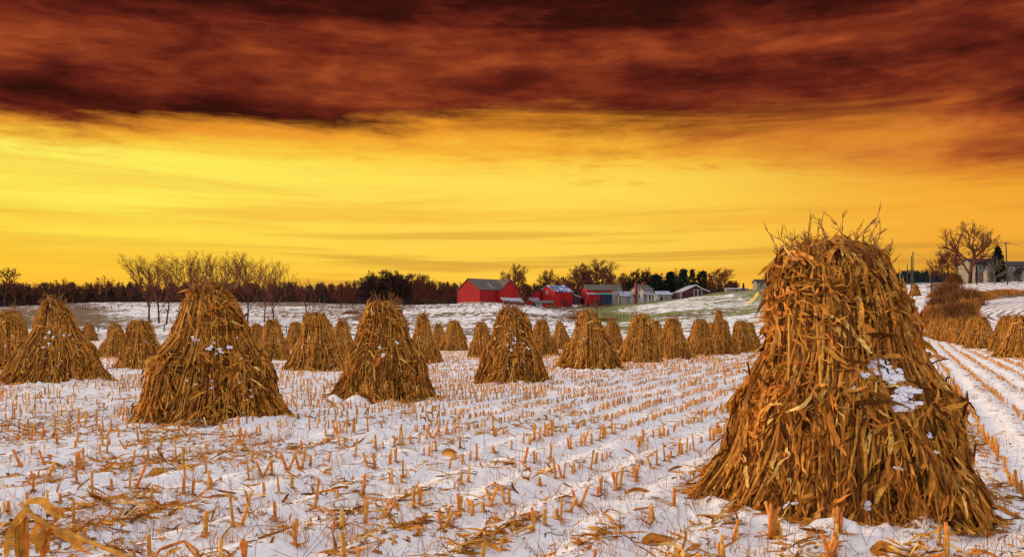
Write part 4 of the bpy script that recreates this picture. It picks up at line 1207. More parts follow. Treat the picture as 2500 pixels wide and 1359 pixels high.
def build_wood(name, u0, u1, Y0, Y1, n, vt0, vt1, m, label, seed, tw=.30):
    """far wood that reads as one mass"""
    rng = np.random.RandomState(seed); g = Geo()
    u = u0 + (u1 - u0) * rng.rand(n); Y = Y0 + (Y1 - Y0) * rng.rand(n)
    x = (u - 1250) / F * Y; z = ground(x, Y)
    vt = vt0 + (vt1 - vt0) * rng.rand(n); H = np.maximum(CAMZ + (VH - vt) / F * Y - z, 3)
    base = np.stack([x, Y, z], 1)
    s = np.linspace(0, 1, 4)
    # trunks
    P = base[:, None] + np.stack([rng.randn(n)[:, None] * .6 * s, 0 * H[:, None] * s, H[:, None] * .85 * s], -1)
    g.tubes(P, np.linspace(.22, .05, 4)[None] * np.ones((n, 1)), 4, .5)
    nb = 70
    f = .25 + .7 * rng.rand(n, nb); az = rng.rand(n, nb) * 6.28; L = H[:, None] * (.12 + .28 * rng.rand(n, nb)) * (1.15 - f)* 1.3; upa = .5 + .9 * rng.rand(n, nb)
    st = base[:, None] + np.stack([0 * f, 0 * f, f * H[:, None] * .85], -1)
    dirv = np.stack([np.cos(az), np.sin(az), upa], -1); dirv /= np.linalg.norm(dirv, axis=-1, keepdims=True)
    P = st[:, :, None] + dirv[:, :, None] * (L[..., None] * np.linspace(0, 1, 3))[..., None]
    P = P.reshape(-1, 3, 3); P[:, 1:] += rng.randn(len(P), 2, 3) * .25
    g.tubes(P, np.array([tw * .5, tw * .42, tw * .2])[None] * np.ones((len(P), 1)), 3, .5)
    # undergrowth
    nu = n * 16
    uu = u0 + (u1 - u0) * rng.rand(nu); YY = Y0 + (Y1 - Y0) * .6 * rng.rand(nu); xx = (uu - 1250) / F * YY; zz = ground(xx, YY); hh = 1.5 + 3.5 * rng.rand(nu)
    P = np.stack([xx, YY, zz - .3], 1)[:, None] + np.stack([rng.randn(nu)[:, None] * .9 * s, rng.randn(nu)[:, None] * .9 * s, hh[:, None] * s], -1)
    g.tubes(P, np.array([.2, .18, .14, .06])[None] * np.ones((nu, 1)), 3, .5)
    o = g.build(name, m); tag(o, label, 'wood', None, 'stuff')


build_wood('far_wood', -260, 1130, 440, 520, 680, 676, 702, M['wood'], 'dark leafless wood along the far edge of the left field', 1)
build_wood('farm_wood', 1270, 1800, 405, 450, 150, 676, 700, M['wood'], 'dark wooded mass behind the farm buildings', 2)
build_wood('distant_wood', 2170, 2330, 420, 440, 70, 652, 668, M['needles_blue'], 'haze tinted distant trees on the skyline right of the huge shock', 3)  # blue of distance haze put into the tree colour


def conifer(u, vt, Y, wpx, label, m, group, dens=1.0, pine=False):
    rng = np.random.RandomState(int(u)); x = (u - 1250) / F * Y; z = gz(x, Y); H = CAMZ + (VH - vt) / F * Y - z; W = wpx / F * Y
    root = empty('pine_tree' if pine else 'spruce_tree', (x, Y, z), 0, label, 'tree', group)
    g = Geo(); g.tubes(np.array([[0, 0, -.2], [0, 0, H * .5], [0, 0, H * .98]]), np.array([.22, .14, .03]), 6, .5); g.build('trunk', M['bark'], root)
    g = Geo(); n = int(1500 * dens)
    f = .08 + .92 * rng.rand(n) ** .8 if not pine else .18 + .8 * rng.rand(n)
    az = rng.rand(n) * 6.28
    tier = np.round(f * 13) / 13
    prof = (1.03 - tier) ** .85 if not pine else np.clip(np.sin(np.pi * (tier * .62 + .22)) * (.35 + .95 * vnoise(tier * 11 + u, az * .9)), .1, 1.3)
    r = W * prof * (.35 + .65 * rng.rand(n)) * (.85 + .3 * vnoise(az * 1.5 + u, tier * 12))
    c = np.stack([np.cos(az) * r, np.sin(az) * r, f * H - .18 * r], -1)
    L = (.35 + .5 * rng.rand(n)) * (W / 3 + .2)
    d = np.stack([np.cos(az), np.sin(az), rng.randn(n) * .25 - .25 if not pine else rng.randn(n) * .5], -1)
    P = c[:, None] + d[:, None] * (L[:, None] * np.array([-.5, 0, .6]))[..., None]
    WD = np.cross(d, np.array([0, 0, 1.])); WD = WD / np.linalg.norm(WD, axis=-1, keepdims=True) + rng.randn(n, 3) * .5; WD /= np.linalg.norm(WD, axis=-1, keepdims=True)
    g.ribbons(P, np.repeat(WD[:, None], 3, 1), (L * .28)[:, None] * np.array([.5, 1, .3]), np.full(n, .5), .4)
    g.build('crown', m, root)


G6 = 'evergreens behind the farm'
conifer(1638, 662, 392, 19, 'dark pine nearest the white farmhouse', M['needles'], G6, 1, True)
conifer(1668, 655, 380, 18, 'tall dark pine above the maroon shed, left of three', M['needles_blue'], G6, 1.2, True)
conifer(1690, 656, 384, 13, 'slim tall pine above the maroon shed, middle of three', M['needles'], G6, 1, True)
conifer(1715, 660, 380, 19, 'tall dark pine above the maroon shed, right of three', M['needles'], G6, 1, True)
conifer(1602, 670, 390, 20, 'dark pine rising behind the farmhouse porch roof', M['needles'], G6, 1, True)
conifer(2436, 602, 258, 27, 'dark pointed spruce in front of the house at right', M['needles'], 'evergreens by the right houses', 1.6)
conifer(2384, 648, 252, 5, 'thin little spruce at the left corner of the right house', M['needles'], 'evergreens by the right houses', .4)
conifer(1815, 690, 345, 5, 'tiny evergreen on the skyline right of the maroon shed', M['needles'], G6, .3)


def bush(u, v, w, h, Y, label, m, cat='bush', name='bush', group='wild brush by the track at right', n=900):
    rng = np.random.RandomState(int(u * 3 + v)); x = (u - 1250) / F * Y; z = gz(x, Y); Wm = w / F * Y / 2; Hm = h / F * Y
    root = empty(name, (x, Y, z), 0, label, cat, group)
    g = Geo(); az = rng.rand(n) * 6.28; el_ = rng.rand(n) ** .6; L = Hm * (.5 + .6 * rng.rand(n))
    c = np.stack([rng.randn(n) * Wm * .42, rng.randn(n) * Wm * .42, 0 * az], -1)
    c[:, 2] = ground(c[:, 0] + x, c[:, 1] + Y) - z - .1
    dome = np.sqrt(np.clip(1 - (c[:, 0] ** 2 + c[:, 1] ** 2) / (Wm * 1.15) ** 2, .08, 1)); L = L * dome
    s = np.linspace(0, 1, 4)
    P = c[:, None] + np.stack([(np.cos(az) * L * .35)[:, None] * s ** 1.3, (np.sin(az) * L * .35)[:, None] * s ** 1.3, L[:, None] * s], -1) + rng.randn(n, 4, 3) * .05 * Hm * s[None, :, None]
    wdt = .032 * Y / 100
    g.tubes(P, np.array([.8, 1, .9, .4])[None] * wdt * np.ones((n, 1)), 3, .5)
    g.build('stems', m, root, kind='stuff')


for (u, v, w, h, Y, lab, m) in [
        (2292, 700, 50, 16, 222, 'low tan brush on the skyline left of the big tree', 'brush'),
        (2318, 720, 70, 44, 205, 'large dark brown thicket above the track', 'brush_dark'),
        (2352, 745, 90, 46, 180, 'broad russet thicket in the middle of the brushy slope', 'brush_dark'),
        (2278, 768, 54, 44, 150, 'bright orange brown bush beside the snowy track', 'brush'),
        (2325, 775, 80, 48, 150, 'rusty thicket just above the packed row of shocks', 'brush_dark'),
        (2366, 765, 44, 48, 152, 'golden brown bush at the left edge of the curved planted slope', 'brush'),
        (2296, 742, 60, 40, 175, 'dark tangle left of the russet thicket', 'brush_dark'),
        (2345, 760, 60, 30, 160, 'orange weeds between the rusty and the russet thickets', 'brush'),
        (2268, 790, 34, 22, 138, 'small tan bush low beside the track', 'brush'),
        (2395, 735, 70, 22, 195, 'golden grass clump between the two planted slopes', 'brush'),
        (2450, 725, 110, 12, 209, 'strip of rusty weeds above the curved planted slope', 'brush'),
        (2300, 790, 60, 24, 136, 'tan weeds along the top of the packed row of shocks', 'brush')]:
    bush(u, v, w, h, Y, lab, M[m], n=1600)
for (u, w, h, Y, lab, m) in [(1420, 70, 9, 235, 'low rough grass clump in the dip left of the green hill', 'brush_dark'), (1480, 80, 8, 205, 'dark weedy bank at the foot of the green hill', 'brush_dark'),
                             (858, 50, 8, 280, 'dark weeds on the creek bank at the left foot of the snowy mound', 'brush_dark'),
                             (1350, 36, 9, 330, 'dark weeds in front of the small red shed', 'brush_dark'),
                             (2335, 60, 26, 272, 'dark hedge behind the big spreading tree', 'brush_dark'), (2372, 40, 24, 275, 'dark hedge beside the right house', 'brush_dark')]:
    bush(u, 0, w, h, Y, lab, M[m], 'bush', 'bush', 'low weeds and hedges', 700)


# ------------------------------------------------------------------ buildings
def gable_walls(name, root, m, x0, x1, y0, y1, he, hr, base=-2.0, ridge='x', z0=0):
    b = MB(); he += z0; hr += z0
    if ridge == 'x':
        ym = (y0 + y1) / 2
        p = [(x0, y0, base), (x1, y0, base), (x1, y1, base), (x0, y1, base), (x0, y0, he), (x1, y0, he), (x1, y1, he), (x0, y1, he), (x0, ym, hr), (x1, ym, hr)]
        f = [(0, 1, 5, 4), (2, 3, 7, 6), (1, 2, 6, 9, 5), (3, 0, 4, 8, 7), (4, 5, 9, 8), (6, 7, 8, 9)]
    else:
        xm = (x0 + x1) / 2
        p = [(x0, y0, base), (x1, y0, base), (x1, y1, base), (x0, y1, base), (x0, y0, he), (x1, y0, he), (x1, y1, he), (x0, y1, he), (xm, y0, hr), (xm, y1, hr)]
        f = [(0, 1, 5, 8, 4), (2, 3, 7, 9, 6), (1, 2, 6, 5), (3, 0, 4, 7), (4, 8, 9, 7), (8, 5, 6, 9)]
    b.poly(p, f); return b.build(name, m, root)


def gable_roof(root, m, x0, x1, y0, y1, he, hr, ov=.35, t=.22, ridge='x', name='roof'):
    b = MB(); lift = .24
    if ridge == 'x':
        ym = (y0 + y1) / 2; k = (hr - he) / (ym - y0)
        b.slab((x0 - ov, y0 - ov, he - ov * k + lift), (x1 + ov, y0 - ov, he - ov * k + lift), (x1 + ov, ym, hr + lift), (x0 - ov, ym, hr + lift), t)
        b.slab((x1 + ov, y1 + ov, he - ov * k + lift), (x0 - ov, y1 + ov, he - ov * k + lift), (x0 - ov, ym, hr + lift), (x1 + ov, ym, hr + lift), t)
    else:
        xm = (x0 + x1) / 2; k = (hr - he) / (xm - x0)
        b.slab((x0 - ov, y1 + ov, he - ov * k + lift), (x0 - ov, y0 - ov, he - ov * k + lift), (xm, y0 - ov, hr + lift), (xm, y1 + ov, hr + lift), t)
        b.slab((x1 + ov, y0 - ov, he - ov * k + lift), (x1 + ov, y1 + ov, he - ov * k + lift), (xm, y1 + ov, hr + lift), (xm, y0 - ov, hr + lift), t)
    return b.build(name, m, root)


def window(root, face, a0, z0, w, h, plane, mf=None, sash=True):
    """face 'f' (front, -y), 'l' (-x) or 'r' (+x) wall; a0 = centre along the wall"""
    mf = mf or M['white_paint']; fr_ = MB(); pn = MB(); t = .14
    def bx(b, a1, a2, z1, z2, d0, d1):
        if face == 'f': b.box(a1, a2, plane - d1, plane - d0, z1, z2)
        elif face == 'l': b.box(plane - d1, plane - d0, a1, a2, z1, z2)
        else: b.box(plane + d0, plane + d1, a1, a2, z1, z2)
    bx(fr_, a0 - w / 2 - t, a0 - w / 2, z0, z0 + h, -.05, .10); bx(fr_, a0 + w / 2, a0 + w / 2 + t, z0, z0 + h, -.05, .10)
    bx(fr_, a0 - w / 2 - t, a0 + w / 2 + t, z0 + h, z0 + h + t, -.05, .11); bx(fr_, a0 - w / 2 - t - .05, a0 + w / 2 + t + .05, z0 - t, z0, -.05, .14)
    if sash: bx(fr_, a0 - w / 2, a0 + w / 2, z0 + h / 2 - .04, z0 + h / 2 + .04, -.05, .08)
    f = fr_.build('window', mf, root)
    bx(pn, a0 - w / 2, a0 + w / 2, z0, z0 + h, -.05, .04); pn.build('pane', M['glass'], f)


def slabpart(root, name, m, pts, t=.18):
    b = MB(); b.slab(*pts, t); return b.build(name, m, root)


def boxpart(root, name, m, *a_):
    b = MB(); b.box(*a_); return b.build(name, m, root)


def at(u, Y, v=None):
    x = (u - 1250) / F * Y
    return (x, Y, gz(x, Y) if v is None else CAMZ + (VH - v) / F * Y)


def build_farm():
    # 1 big red barn: main block with its gable end to the left, wing gable to the right
    Y = 336; k = Y / F; th = math.radians(40)
    root = empty('barn', at(1170, Y, 739), th, 'big red wooden barn with two gables and grey roof on top of the snowy mound', 'barn', 'farm buildings')
    W = 57 * k / math.sin(th); L1 = 43 * k / math.cos(th); p = 9 * k / math.sin(th); Wg = 46 * k / math.cos(th)
    he, hr = 33 * k, 60.5 * k
    gable_walls('wall', root, M['red_board'], 0, L1 + Wg + 1, 0, W, he, hr)
    gable_roof(root, M['grey_roof'], 0, L1 + Wg + 1, 0, W, he, hr)
    gable_walls('wing_wall', root, M['red_bright'], L1, L1 + Wg, -p, W / 2, he, hr * .985, ridge='y')
    gable_roof(root, M['grey_roof'], L1, L1 + Wg, -p, W / 2, he, hr * .985, ridge='y', name='wing_roof')
    boxpart(root, 'foundation', M['stone'], -.12, L1 - .02, -.12, W, -2, .45)
    # sliding door outlines on long wall
    boxpart(root, 'door', M['red_board'], L1 * .15, L1 * .8, -.14, -.03, .5, 4.2)
    b = MB(); b.box(-.02, .25, -.28, -.03, .5, he); b.box(-.14, -.02, W - .3, W, .5, he); b.build('corner_trim', M['red_bright'], root)
    slabpart(root, 'lightning_strip', M['white_paint'], [(L1 - 1.2, W / 2 * .04, he + .35), (L1 - .95, W / 2 * .04, he + .35), (L1 - 1.6, W / 2 * .55, he + (hr - he) * .55 + .42), (L1 - 1.75, W / 2 * .55, he + (hr - he) * .55 + .42)], .05)
    # lean-to in front of the wing
    r2 = empty('lean_to_shed', at(1252, 322, 741), .06, 'low snow streaked lean-to shed at the right foot of the big red barn', 'shed', 'farm buildings')
    w = 58 * 322 / F
    slabpart(r2, 'roof', M['snow_roof'], [(-w * .42, -2.0, 1.25), (w * .5, -2.0, .45), (w * .36, 3.0, 2.1), (-w * .5, 3.0, 2.4)], .2)
    b = MB(); b.poly([(-w * .40, -1.8, -2), (w * .48, -1.8, -2), (w * .48, -1.8, .2), (-w * .40, -1.8, .95)], [(0, 1, 2, 3)]); b.poly([(w * .48, -1.8, -2), (w * .34, 2.8, -2), (w * .34, 2.8, 1.8), (w * .48, -1.8, .2)], [(0, 1, 2, 3)]); b.build('wall', M['maroon_board'], r2)
    # 2 red barn with blue roof
    Y = 345; k = Y / F; th = math.radians(38)
    root = empty('barn', at(1355, Y, 737), th, 'bright red barn with blue metal roof streaked with snow', 'barn', 'farm buildings')
    W = 36 * k / math.sin(th); L = 45 * k / math.cos(th); he, hr = 26 * k, 41.5 * k
    gable_walls('wall', root, M['red_bright'], 0, L, 0, W, he, hr); gable_roof(root, M['blue_roof'], 0, L, 0, W, he, hr)
    boxpart(root, 'door', M['red_board'], L * .3, L * .6, -.14, -.03, 0, 3.0)
    window(root, 'l', W / 2, 3.2, .8, 1.0, 0)
    # shed attached to its left (swooping roof)
    Y = 350; k = Y / F
    root = empty('shed', at(1302, Y, 737), 0, 'small red shed with sloping swoop roof left of the blue roofed barn', 'shed', 'farm buildings')
    w = 34 * k
    b = MB(); prof = [(-w / 2, 1.2), (-w / 2 + 1.6, 2.2), (w * .05, 4.1), (w * .28, 4.5), (w / 2, 4.4)]
    pts = [(a_, 0, -2) for a_, c_ in prof] + [(a_, 0, c_) for a_, c_ in prof] + [(a_, 5, -2) for a_, c_ in prof] + [(a_, 5, c_) for a_, c_ in prof]
    fs = []
    for i in range(4): fs += [(i, i + 1, 6 + i, 5 + i), (11 + i, 10 + i, 15 + i, 16 + i)]
    fs += [(10, 0, 5, 15), (4, 14, 19, 9)]
    b.poly(pts, fs); b.build('wall', M['red_board'], root)
    b = MB()
    for i in range(4):
        (a1, c1), (a2, c2) = prof[i], prof[i + 1]; b.slab((a1, -.3, c1 + .2), (a2, -.3, c2 + .2), (a2, 5.3, c2 + .2), (a1, 5.3, c1 + .2), .18)
    b.build('roof', M['dark_roof'], root)
    boxpart(root, 'lower_wall', M['snow_roof'], -w * .08, w * .42, -.12, -.02, -.3, 1.6); window(root, 'f', -w * .22, .9, .7, .7, 0)
    # small building in front with white window
    Y = 332; k = Y / F
    root = empty('shed', at(1329, Y, 751), .10, 'low red brown shed with white windows in front of the blue roofed barn', 'shed', 'farm buildings')
    w = 44 * k; gable_walls('wall', root, M['maroon_board'], -w / 2, w / 2, 0, 6, 11 * k, 17 * k); gable_roof(root, M['grey_roof'], -w / 2, w / 2, 0, 6, 11 * k, 17 * k)
    for dx in (-w * .36, -w * .22): window(root, 'f', dx, .55, .85, .95, 0)
    boxpart(root, 'front_panel', M['red_board'], -w * .1, w * .42, -.12, -.02, 0, 1.5)
    # little roof right of blue barn
    Y = 352
    root = empty('shed', at(1408, Y, 735), -.3, 'tiny snow roofed lean-to just right of the blue roofed barn', 'shed', 'farm buildings')
    slabpart(root, 'roof', M['snow_roof'], [(-1.6, -1.2, 2.9), (2.2, -1.2, 1.5), (2.2, 2.5, 1.5), (-1.6, 2.5, 2.9)]); boxpart(root, 'wall', M['maroon_board'], -1.5, 1.9, -1, 2.3, -1, 1.45)
    # 3 red bank barn with teal lean-to
    Y = 346; k = Y / F
    root = empty('barn', at(1434, Y, 735.5), math.radians(9), 'red barn with grey roof, teal lean-to strip and dark blue doors', 'barn', 'farm buildings')
    L = 62 * k; he, hr = 28 * k, 41 * k; W = 9
    gable_walls('wall', root, M['red_bright'], 0, L, 0, W, he, hr); gable_roof(root, M['grey_roof'], 0, L, 0, W, he, hr)
    slabpart(root, 'lean_to_roof', M['snow_roof'], [(-.4, -2.6, 17.5 * k), (L * .36, -2.6, 17.5 * k), (L * .36, -.02, 21 * k), (-.4, -.02, 21 * k)])
    slabpart(root, 'lean_to_roof', M['teal_roof'], [(L * .37, -2.6, 17.5 * k), (L * .99, -2.6, 17.5 * k), (L * .99, -.02, 21 * k), (L * .37, -.02, 21 * k)])
    boxpart(root, 'lean_to_wall', M['red_board'], 0, L * .46, -2.3, -.04, -1, 16.6 * k)
    boxpart(root, 'door', M['navy_door'], L * .48, L * .7, -2.2, -.04, -1, 16 * k); boxpart(root, 'door', M['navy_door'], L * .71, L * .95, -2.2, -.04, -1, 16 * k)
    for q in (.33, .62, .72): window(root, 'f', L * q, 23 * k, .6, .55, 0, M['red_board'], False)
    boxpart(root, 'end_wall_patch', M['stone'], L + .03, L + .12, .2, W * .7, -1, 15 * k)
    # 3b white house behind it
    Y = 362; k = Y / F
    root = empty('house', at(1500, Y, 735), .12, 'cream two storey house peeping out behind the red barn with teal strip', 'house', 'farm buildings')
    w = 40 * k; gable_walls('wall', root, M['white_board'], -w * .5, w * .46, 0, 8, 27 * k, 41 * k); gable_roof(root, M['grey_roof'], -w * .5, w * .46, 0, 8, 27 * k, 41 * k)
    window(root, 'f', w * .28, 21 * k, .8, 1.3, 0); window(root, 'f', w * .34, 6 * k, .8, 1.3, 0)
    slabpart(root, 'porch_roof', M['snow_roof'], [(w * .1, -2.6, 14 * k), (w * .66, -2.6, 14 * k), (w * .62, -.03, 18.5 * k), (w * .1, -.03, 18.5 * k)])
    boxpart(root, 'chimney', M['brick'], -w * .1, -w * .1 + .8, 3.6, 4.4, 40 * k, 45 * k)
    boxpart(root, 'porch_post', M['white_paint'], w * .58, w * .58 + .2, -2.4, -2.2, -1, 14 * k)
    # little outbuildings between
    Y = 352; k = Y / F
    root = empty('shed', at(1528, Y, 736), .1, 'low white annex with snowy roof between the barn with teal strip and the white farmhouse', 'shed', 'farm buildings')
    w = 26 * k; gable_walls('wall', root, M['white_board'], -w / 2, w / 2, 0, 5, 13 * k, 24 * k); gable_roof(root, M['snow_roof'], -w / 2, w / 2, 0, 5, 13 * k, 24 * k)
    window(root, 'f', w * .1, 3 * k, .7, 1.1, 0)
    # 4 white farmhouse
    Y = 344; k = Y / F; th = math.radians(38)
    root = empty('farmhouse', at(1570, Y, 735), th, 'white two storey farmhouse with a tall brick chimney up its gable and snowy porch roofs', 'house', 'farm buildings')
    W = 26 * k / math.sin(th); L = 28 * k / math.cos(th); he, hr = 28.5 * k, 41 * k
    gable_walls('wall', root, M['white_board'], 0, L, 0, W, he, hr); gable_roof(root, M['grey_roof'], 0, L, 0, W, he, hr)
    boxpart(root, 'chimney', M['brick'], -.9, -.03, W * .45, W * .45 + .75, -1, hr + .7)
    for q, z_ in ((.28, 8 * k), (.25, 24 * k), (.72, 8 * k)): window(root, 'l', W * q, z_, .9, 1.7, 0)
    for q in (.35, .75): window(root, 'f', L * q, 21.5 * k, .9, 1.4, 0)
    window(root, 'f', L * .5, 5 * k, .9, 1.5, 0)
    slabpart(root, 'porch_roof', M['snow_roof'], [(-.1, -2.8, 15.5 * k), (L * 1.12, -2.8, 15.5 * k), (L * 1.05, -.03, 20 * k), (.3, -.03, 20 * k)])
    for q in (.03, .38, .74, 1.08): boxpart(root, 'porch_post', M['white_paint'], L * q - .1, L * q + .1, -2.6, -2.4, -1, 15.2 * k)
    boxpart(root, 'attic_block', M['brick'], L * .55, L * .55 + .7, W * .5 - .35, W * .5 + .35, hr, hr + 1.1)
    Y = 352; k = Y / F
    root = empty('shed', at(1621, Y, 733), .1, 'low white wing with snowy roof at the right end of the white farmhouse', 'shed', 'farm buildings')
    w = 32 * k; gable_walls('wall', root, M['white_board'], -w / 2, w / 2, 0, 6, 13.5 * k, 22 * k); gable_roof(root, M['snow_roof'], -w / 2, w / 2, 0, 6, 13.5 * k, 22 * k)
    boxpart(root, 'door', M['maroon_board'], -w * .3, -w * .1, -.1, -.02, -1, 9 * k); window(root, 'f', w * .15, 4 * k, .8, 1.1, 0)
    Y = 356; k = Y / F
    root = empty('shed', at(1637, Y, 727), .2, 'little dark shed with snow on its roof, right of the farmhouse wing', 'shed', 'farm buildings')
    gable_walls('wall', root, M['maroon_board'], -1.6, 1.8, 0, 3, 8 * k, 12 * k); gable_roof(root, M['snow_roof'], -1.6, 1.8, 0, 3, 8 * k, 12 * k)
    boxpart(root, 'door', M['white_paint'], -.5, .3, -.08, -.02, -1, 6 * k)
    # 5 maroon shed with white trim
    Y = 338; k = Y / F
    root = empty('barn', at(1698, Y, 724), .08, 'maroon open ended barn with white trimmed door and snow edged roof on the hill crest', 'barn', 'farm buildings')
    w = 72 * k
    b = MB(); pr = [(-w / 2, 11 * k), (-w * .28, 18 * k), (0, 28 * k), (w * .24, 18.5 * k), (w / 2, 11.5 * k)]
    pts = []
    for yy in (0, 12):
        for a_, c_ in pr: pts += [(a_, yy, -3), (a_, yy, c_)]
    fs = []
    for i in range(4): fs += [(2 * i, 2 * i + 2, 2 * i + 3, 2 * i + 1), (10 + 2 * i + 2, 10 + 2 * i, 10 + 2 * i + 1, 10 + 2 * i + 3)]
    fs += [(10, 0, 1, 11), (8, 18, 19, 9)]
    b.poly(pts, fs); b.build('wall', M['maroon_board'], root)
    b = MB()
    for i in range(4):
        (a1, c1), (a2, c2) = pr[i], pr[i + 1]; b.slab((a1, -.5, c1 + .25), (a2, -.5, c2 + .25), (a2, 12.3, c2 + .25), (a1, 12.3, c1 + .25), .2)
    b.build('roof', M['snow_roof'], root)
    b = MB()
    for i in range(4):
        (a1, c1), (a2, c2) = pr[i], pr[i + 1]; b.slab((a1, -.62, c1 + .28), (a2, -.62, c2 + .28), (a2, -.52, c2 + .28), (a1, -.52, c1 + .28), .34)
    b.box(-w / 2 - .02, -w / 2 + .16, -.12, -.02, -3, 11 * k); b.build('trim', M['white_paint'], root)
    b = MB(); b.box(-w * .06, w * .22, -.14, -.02, 16.2 * k, 17 * k); b.box(-w * .06, -w * .06 + .15, -.13, -.02, -1, 16.2 * k); b.box(w * .22 - .15, w * .22, -.13, -.02, -1, 16.2 * k); b.box(w * .07, w * .09, -.12, -.02, -1, 16.2 * k); b.build('door_trim', M['white_paint'], root)
    # snowy low roof line at far right of the farm
    Y = 345; k = Y / F
    root = empty('shed', at(1795, Y, 708), 0, 'long low white roofed shed just showing over the crest of the green hill', 'shed', 'farm buildings')
    gable_walls('wall', root, M['cream_board'], -3.2, 5, 0, 4, 2 * k, 4.5 * k); gable_roof(root, M['snow_roof'], -3.2, 5, 0, 4, 2 * k, 4.5 * k)
    boxpart(root, 'door', M['maroon_board'], 0, 1, -.08, -.02, -1, 1.6 * k)
    # 6 small white house by the shock
    Y = 330; k = Y / F
    root = empty('house', at(1860, Y, 702), .0, 'small pale house with brown roof at the left edge of the huge shock', 'house', 'farm buildings')
    gable_walls('wall', root, M['cream_board'], -1.8, 3.5, 0, 6, 13 * k, 20 * k); gable_roof(root, M['dark_roof'], -1.8, 3.5, 0, 6, 13 * k, 20 * k); window(root, 'f', .6, 7 * k, .8, 1.2, 0)
    # 7 right house
    Y = 262; k = Y / F
    root = empty('house', at(2384, Y, 681), math.radians(6), 'cream house with dark roof half hidden by the spruce at right', 'house', 'houses on the rise at right')
    L = 72 * k; W = 9; he, hr = 36 * k, 51 * k
    gable_walls('wall', root, M['cream_board'], 0, L, 0, W, he, hr); gable_roof(root, M['dark_roof'], 0, L, 0, W, he, hr)
    gable_walls('wing_wall', root, M['cream_board'], L * .28, L * .72, -2.4, 4, he * .96, 49 * k, ridge='y'); gable_roof(root, M['dark_roof'], L * .28, L * .72, -2.4, 4, he * .96, 49 * k, ridge='y', name='wing_roof')
    gable_walls('porch_wall', root, M['cream_board'], L * .06, L * .45, -4.2, -2.45, 17 * k, 22 * k, ridge='x'); gable_roof(root, M['snow_roof'], L * .06, L * .45, -4.2, -2.45, 17 * k, 22 * k, name='porch_roof')
    for q in (.14,): window(root, 'f', L * q, 24 * k, .8, 1.2, 0)
    window(root, 'f', L * .36, 6 * k, .7, 1.1, -4.2); window(root, 'f', L * .85, 20 * k, .9, 1.3, 0)
    window(root, 'f', L * .5, 26 * k, .8, 1.2, -2.4); boxpart(root, 'chimney', M['brick'], L * .46, L * .46 + .9, W * .5 - .4, W * .5 + .4, hr, hr + 1.1)
    root = empty('house', at(2461, 268, 681), math.radians(4), 'pale house with low dark roof at the right edge behind the utility pole', 'house', 'houses on the rise at right')
    k = 268 / F; L = 70 * k
    gable_walls('wall', root, M['cream_board'], 0, L, 0, 8, 32 * k, 44 * k); gable_roof(root, M['dark_roof'], 0, L, 0, 8, 32 * k, 44 * k)
    gable_walls('wing_wall', root, M['white_board'], L * .25, L * .5, -3, 0, 15 * k, 25 * k, ridge='y'); gable_roof(root, M['dark_roof'], L * .25, L * .5, -3, 0, 15 * k, 25 * k, ridge='y', name='wing_roof')
    window(root, 'f', L * .12, 20 * k, .8, 1.2, 0); window(root, 'f', L * .3, 22 * k, .8, 1.2, 0)


build_farm()


# ------------------------------------------------------------------ poles, wires, fences, parked things
def utility_pole(u, vt, vb, Y, label, arms=1, lean=0.0):
    x = (u - 1250) / F * Y; z = gz(x, Y); H = CAMZ + (VH - vt) / F * Y - z
    root = empty('utility_pole', (x, Y, z), 0, label, 'utility pole', 'utility poles')
    g = Geo(); g.tubes(np.array([[0, 0, -.3], [lean * .5, 0, H * .5], [lean, 0, H]]), np.array([.20, .17, .14]), 8, .5, cap=True); g.build('post', M['pole'], root)
    if arms:
        b = MB(); b.box(lean - 1.1, lean + 1.1, -.24, -.12, H - .5, H - .32); b.build('crossarm', M['pole'], root)
        for dx in (-.95, -.4, .4, .95):
            g = Geo(); g.tubes(np.array([[lean + dx, -.18, H - .32], [lean + dx, -.18, H - .24], [lean + dx, -.18, H - .12]]), np.array([.04, .07, .05]), 6, .5, cap=True); g.build('insulator', M['white_paint'], root)
    return Vector((x + lean, Y, z + H - .2))


def wire(p, q, sag, label, name='power_line'):
    g = Geo(); s = np.linspace(0, 1, 20)[:, None]; P = np.array(p)[None] * (1 - s) + np.array(q)[None] * s; P[:, 2] -= sag * 4 * (s[:, 0] * (1 - s[:, 0]))
    g.tubes(P - np.array(p)[None], np.full(20, .035), 4, .5); o = g.build(name, M['dark_roof']); o.location = p
    tag(o, label, 'power line', 'power lines')


p1 = utility_pole(2460, 590, 680, 240, 'tall wooden utility pole with crossarm in front of the right houses', 1, -.5)
p2 = utility_pole(2229, 614, 690, 240, 'taller dark pole, right one of the pair right of the huge shock', 0)
p3 = utility_pole(2225, 624, 690, 262, 'shorter dark pole, left one of the pair right of the huge shock', 0)
p4 = utility_pole(2215, 645, 690, 330, 'small far pole beside the right edge of the huge shock', 0)
p5 = utility_pole(2275, 663, 690, 230, 'short leaning post on the skyline left of the brush', 0, -.4)
wire(p1, Vector((p1.x + 40, 262, p1.z - 2)), 1, 'thin wire running right from the utility pole to the edge of the photo')
wire(Vector((p1.x, p1.y, p1.z - .2)), at(2392, 262, 640), .8, 'thin wire from the utility pole down to the cream house')
wire(p2, at(2380, 262, 655), 1.6, 'long thin wire from the pair of poles towards the houses')


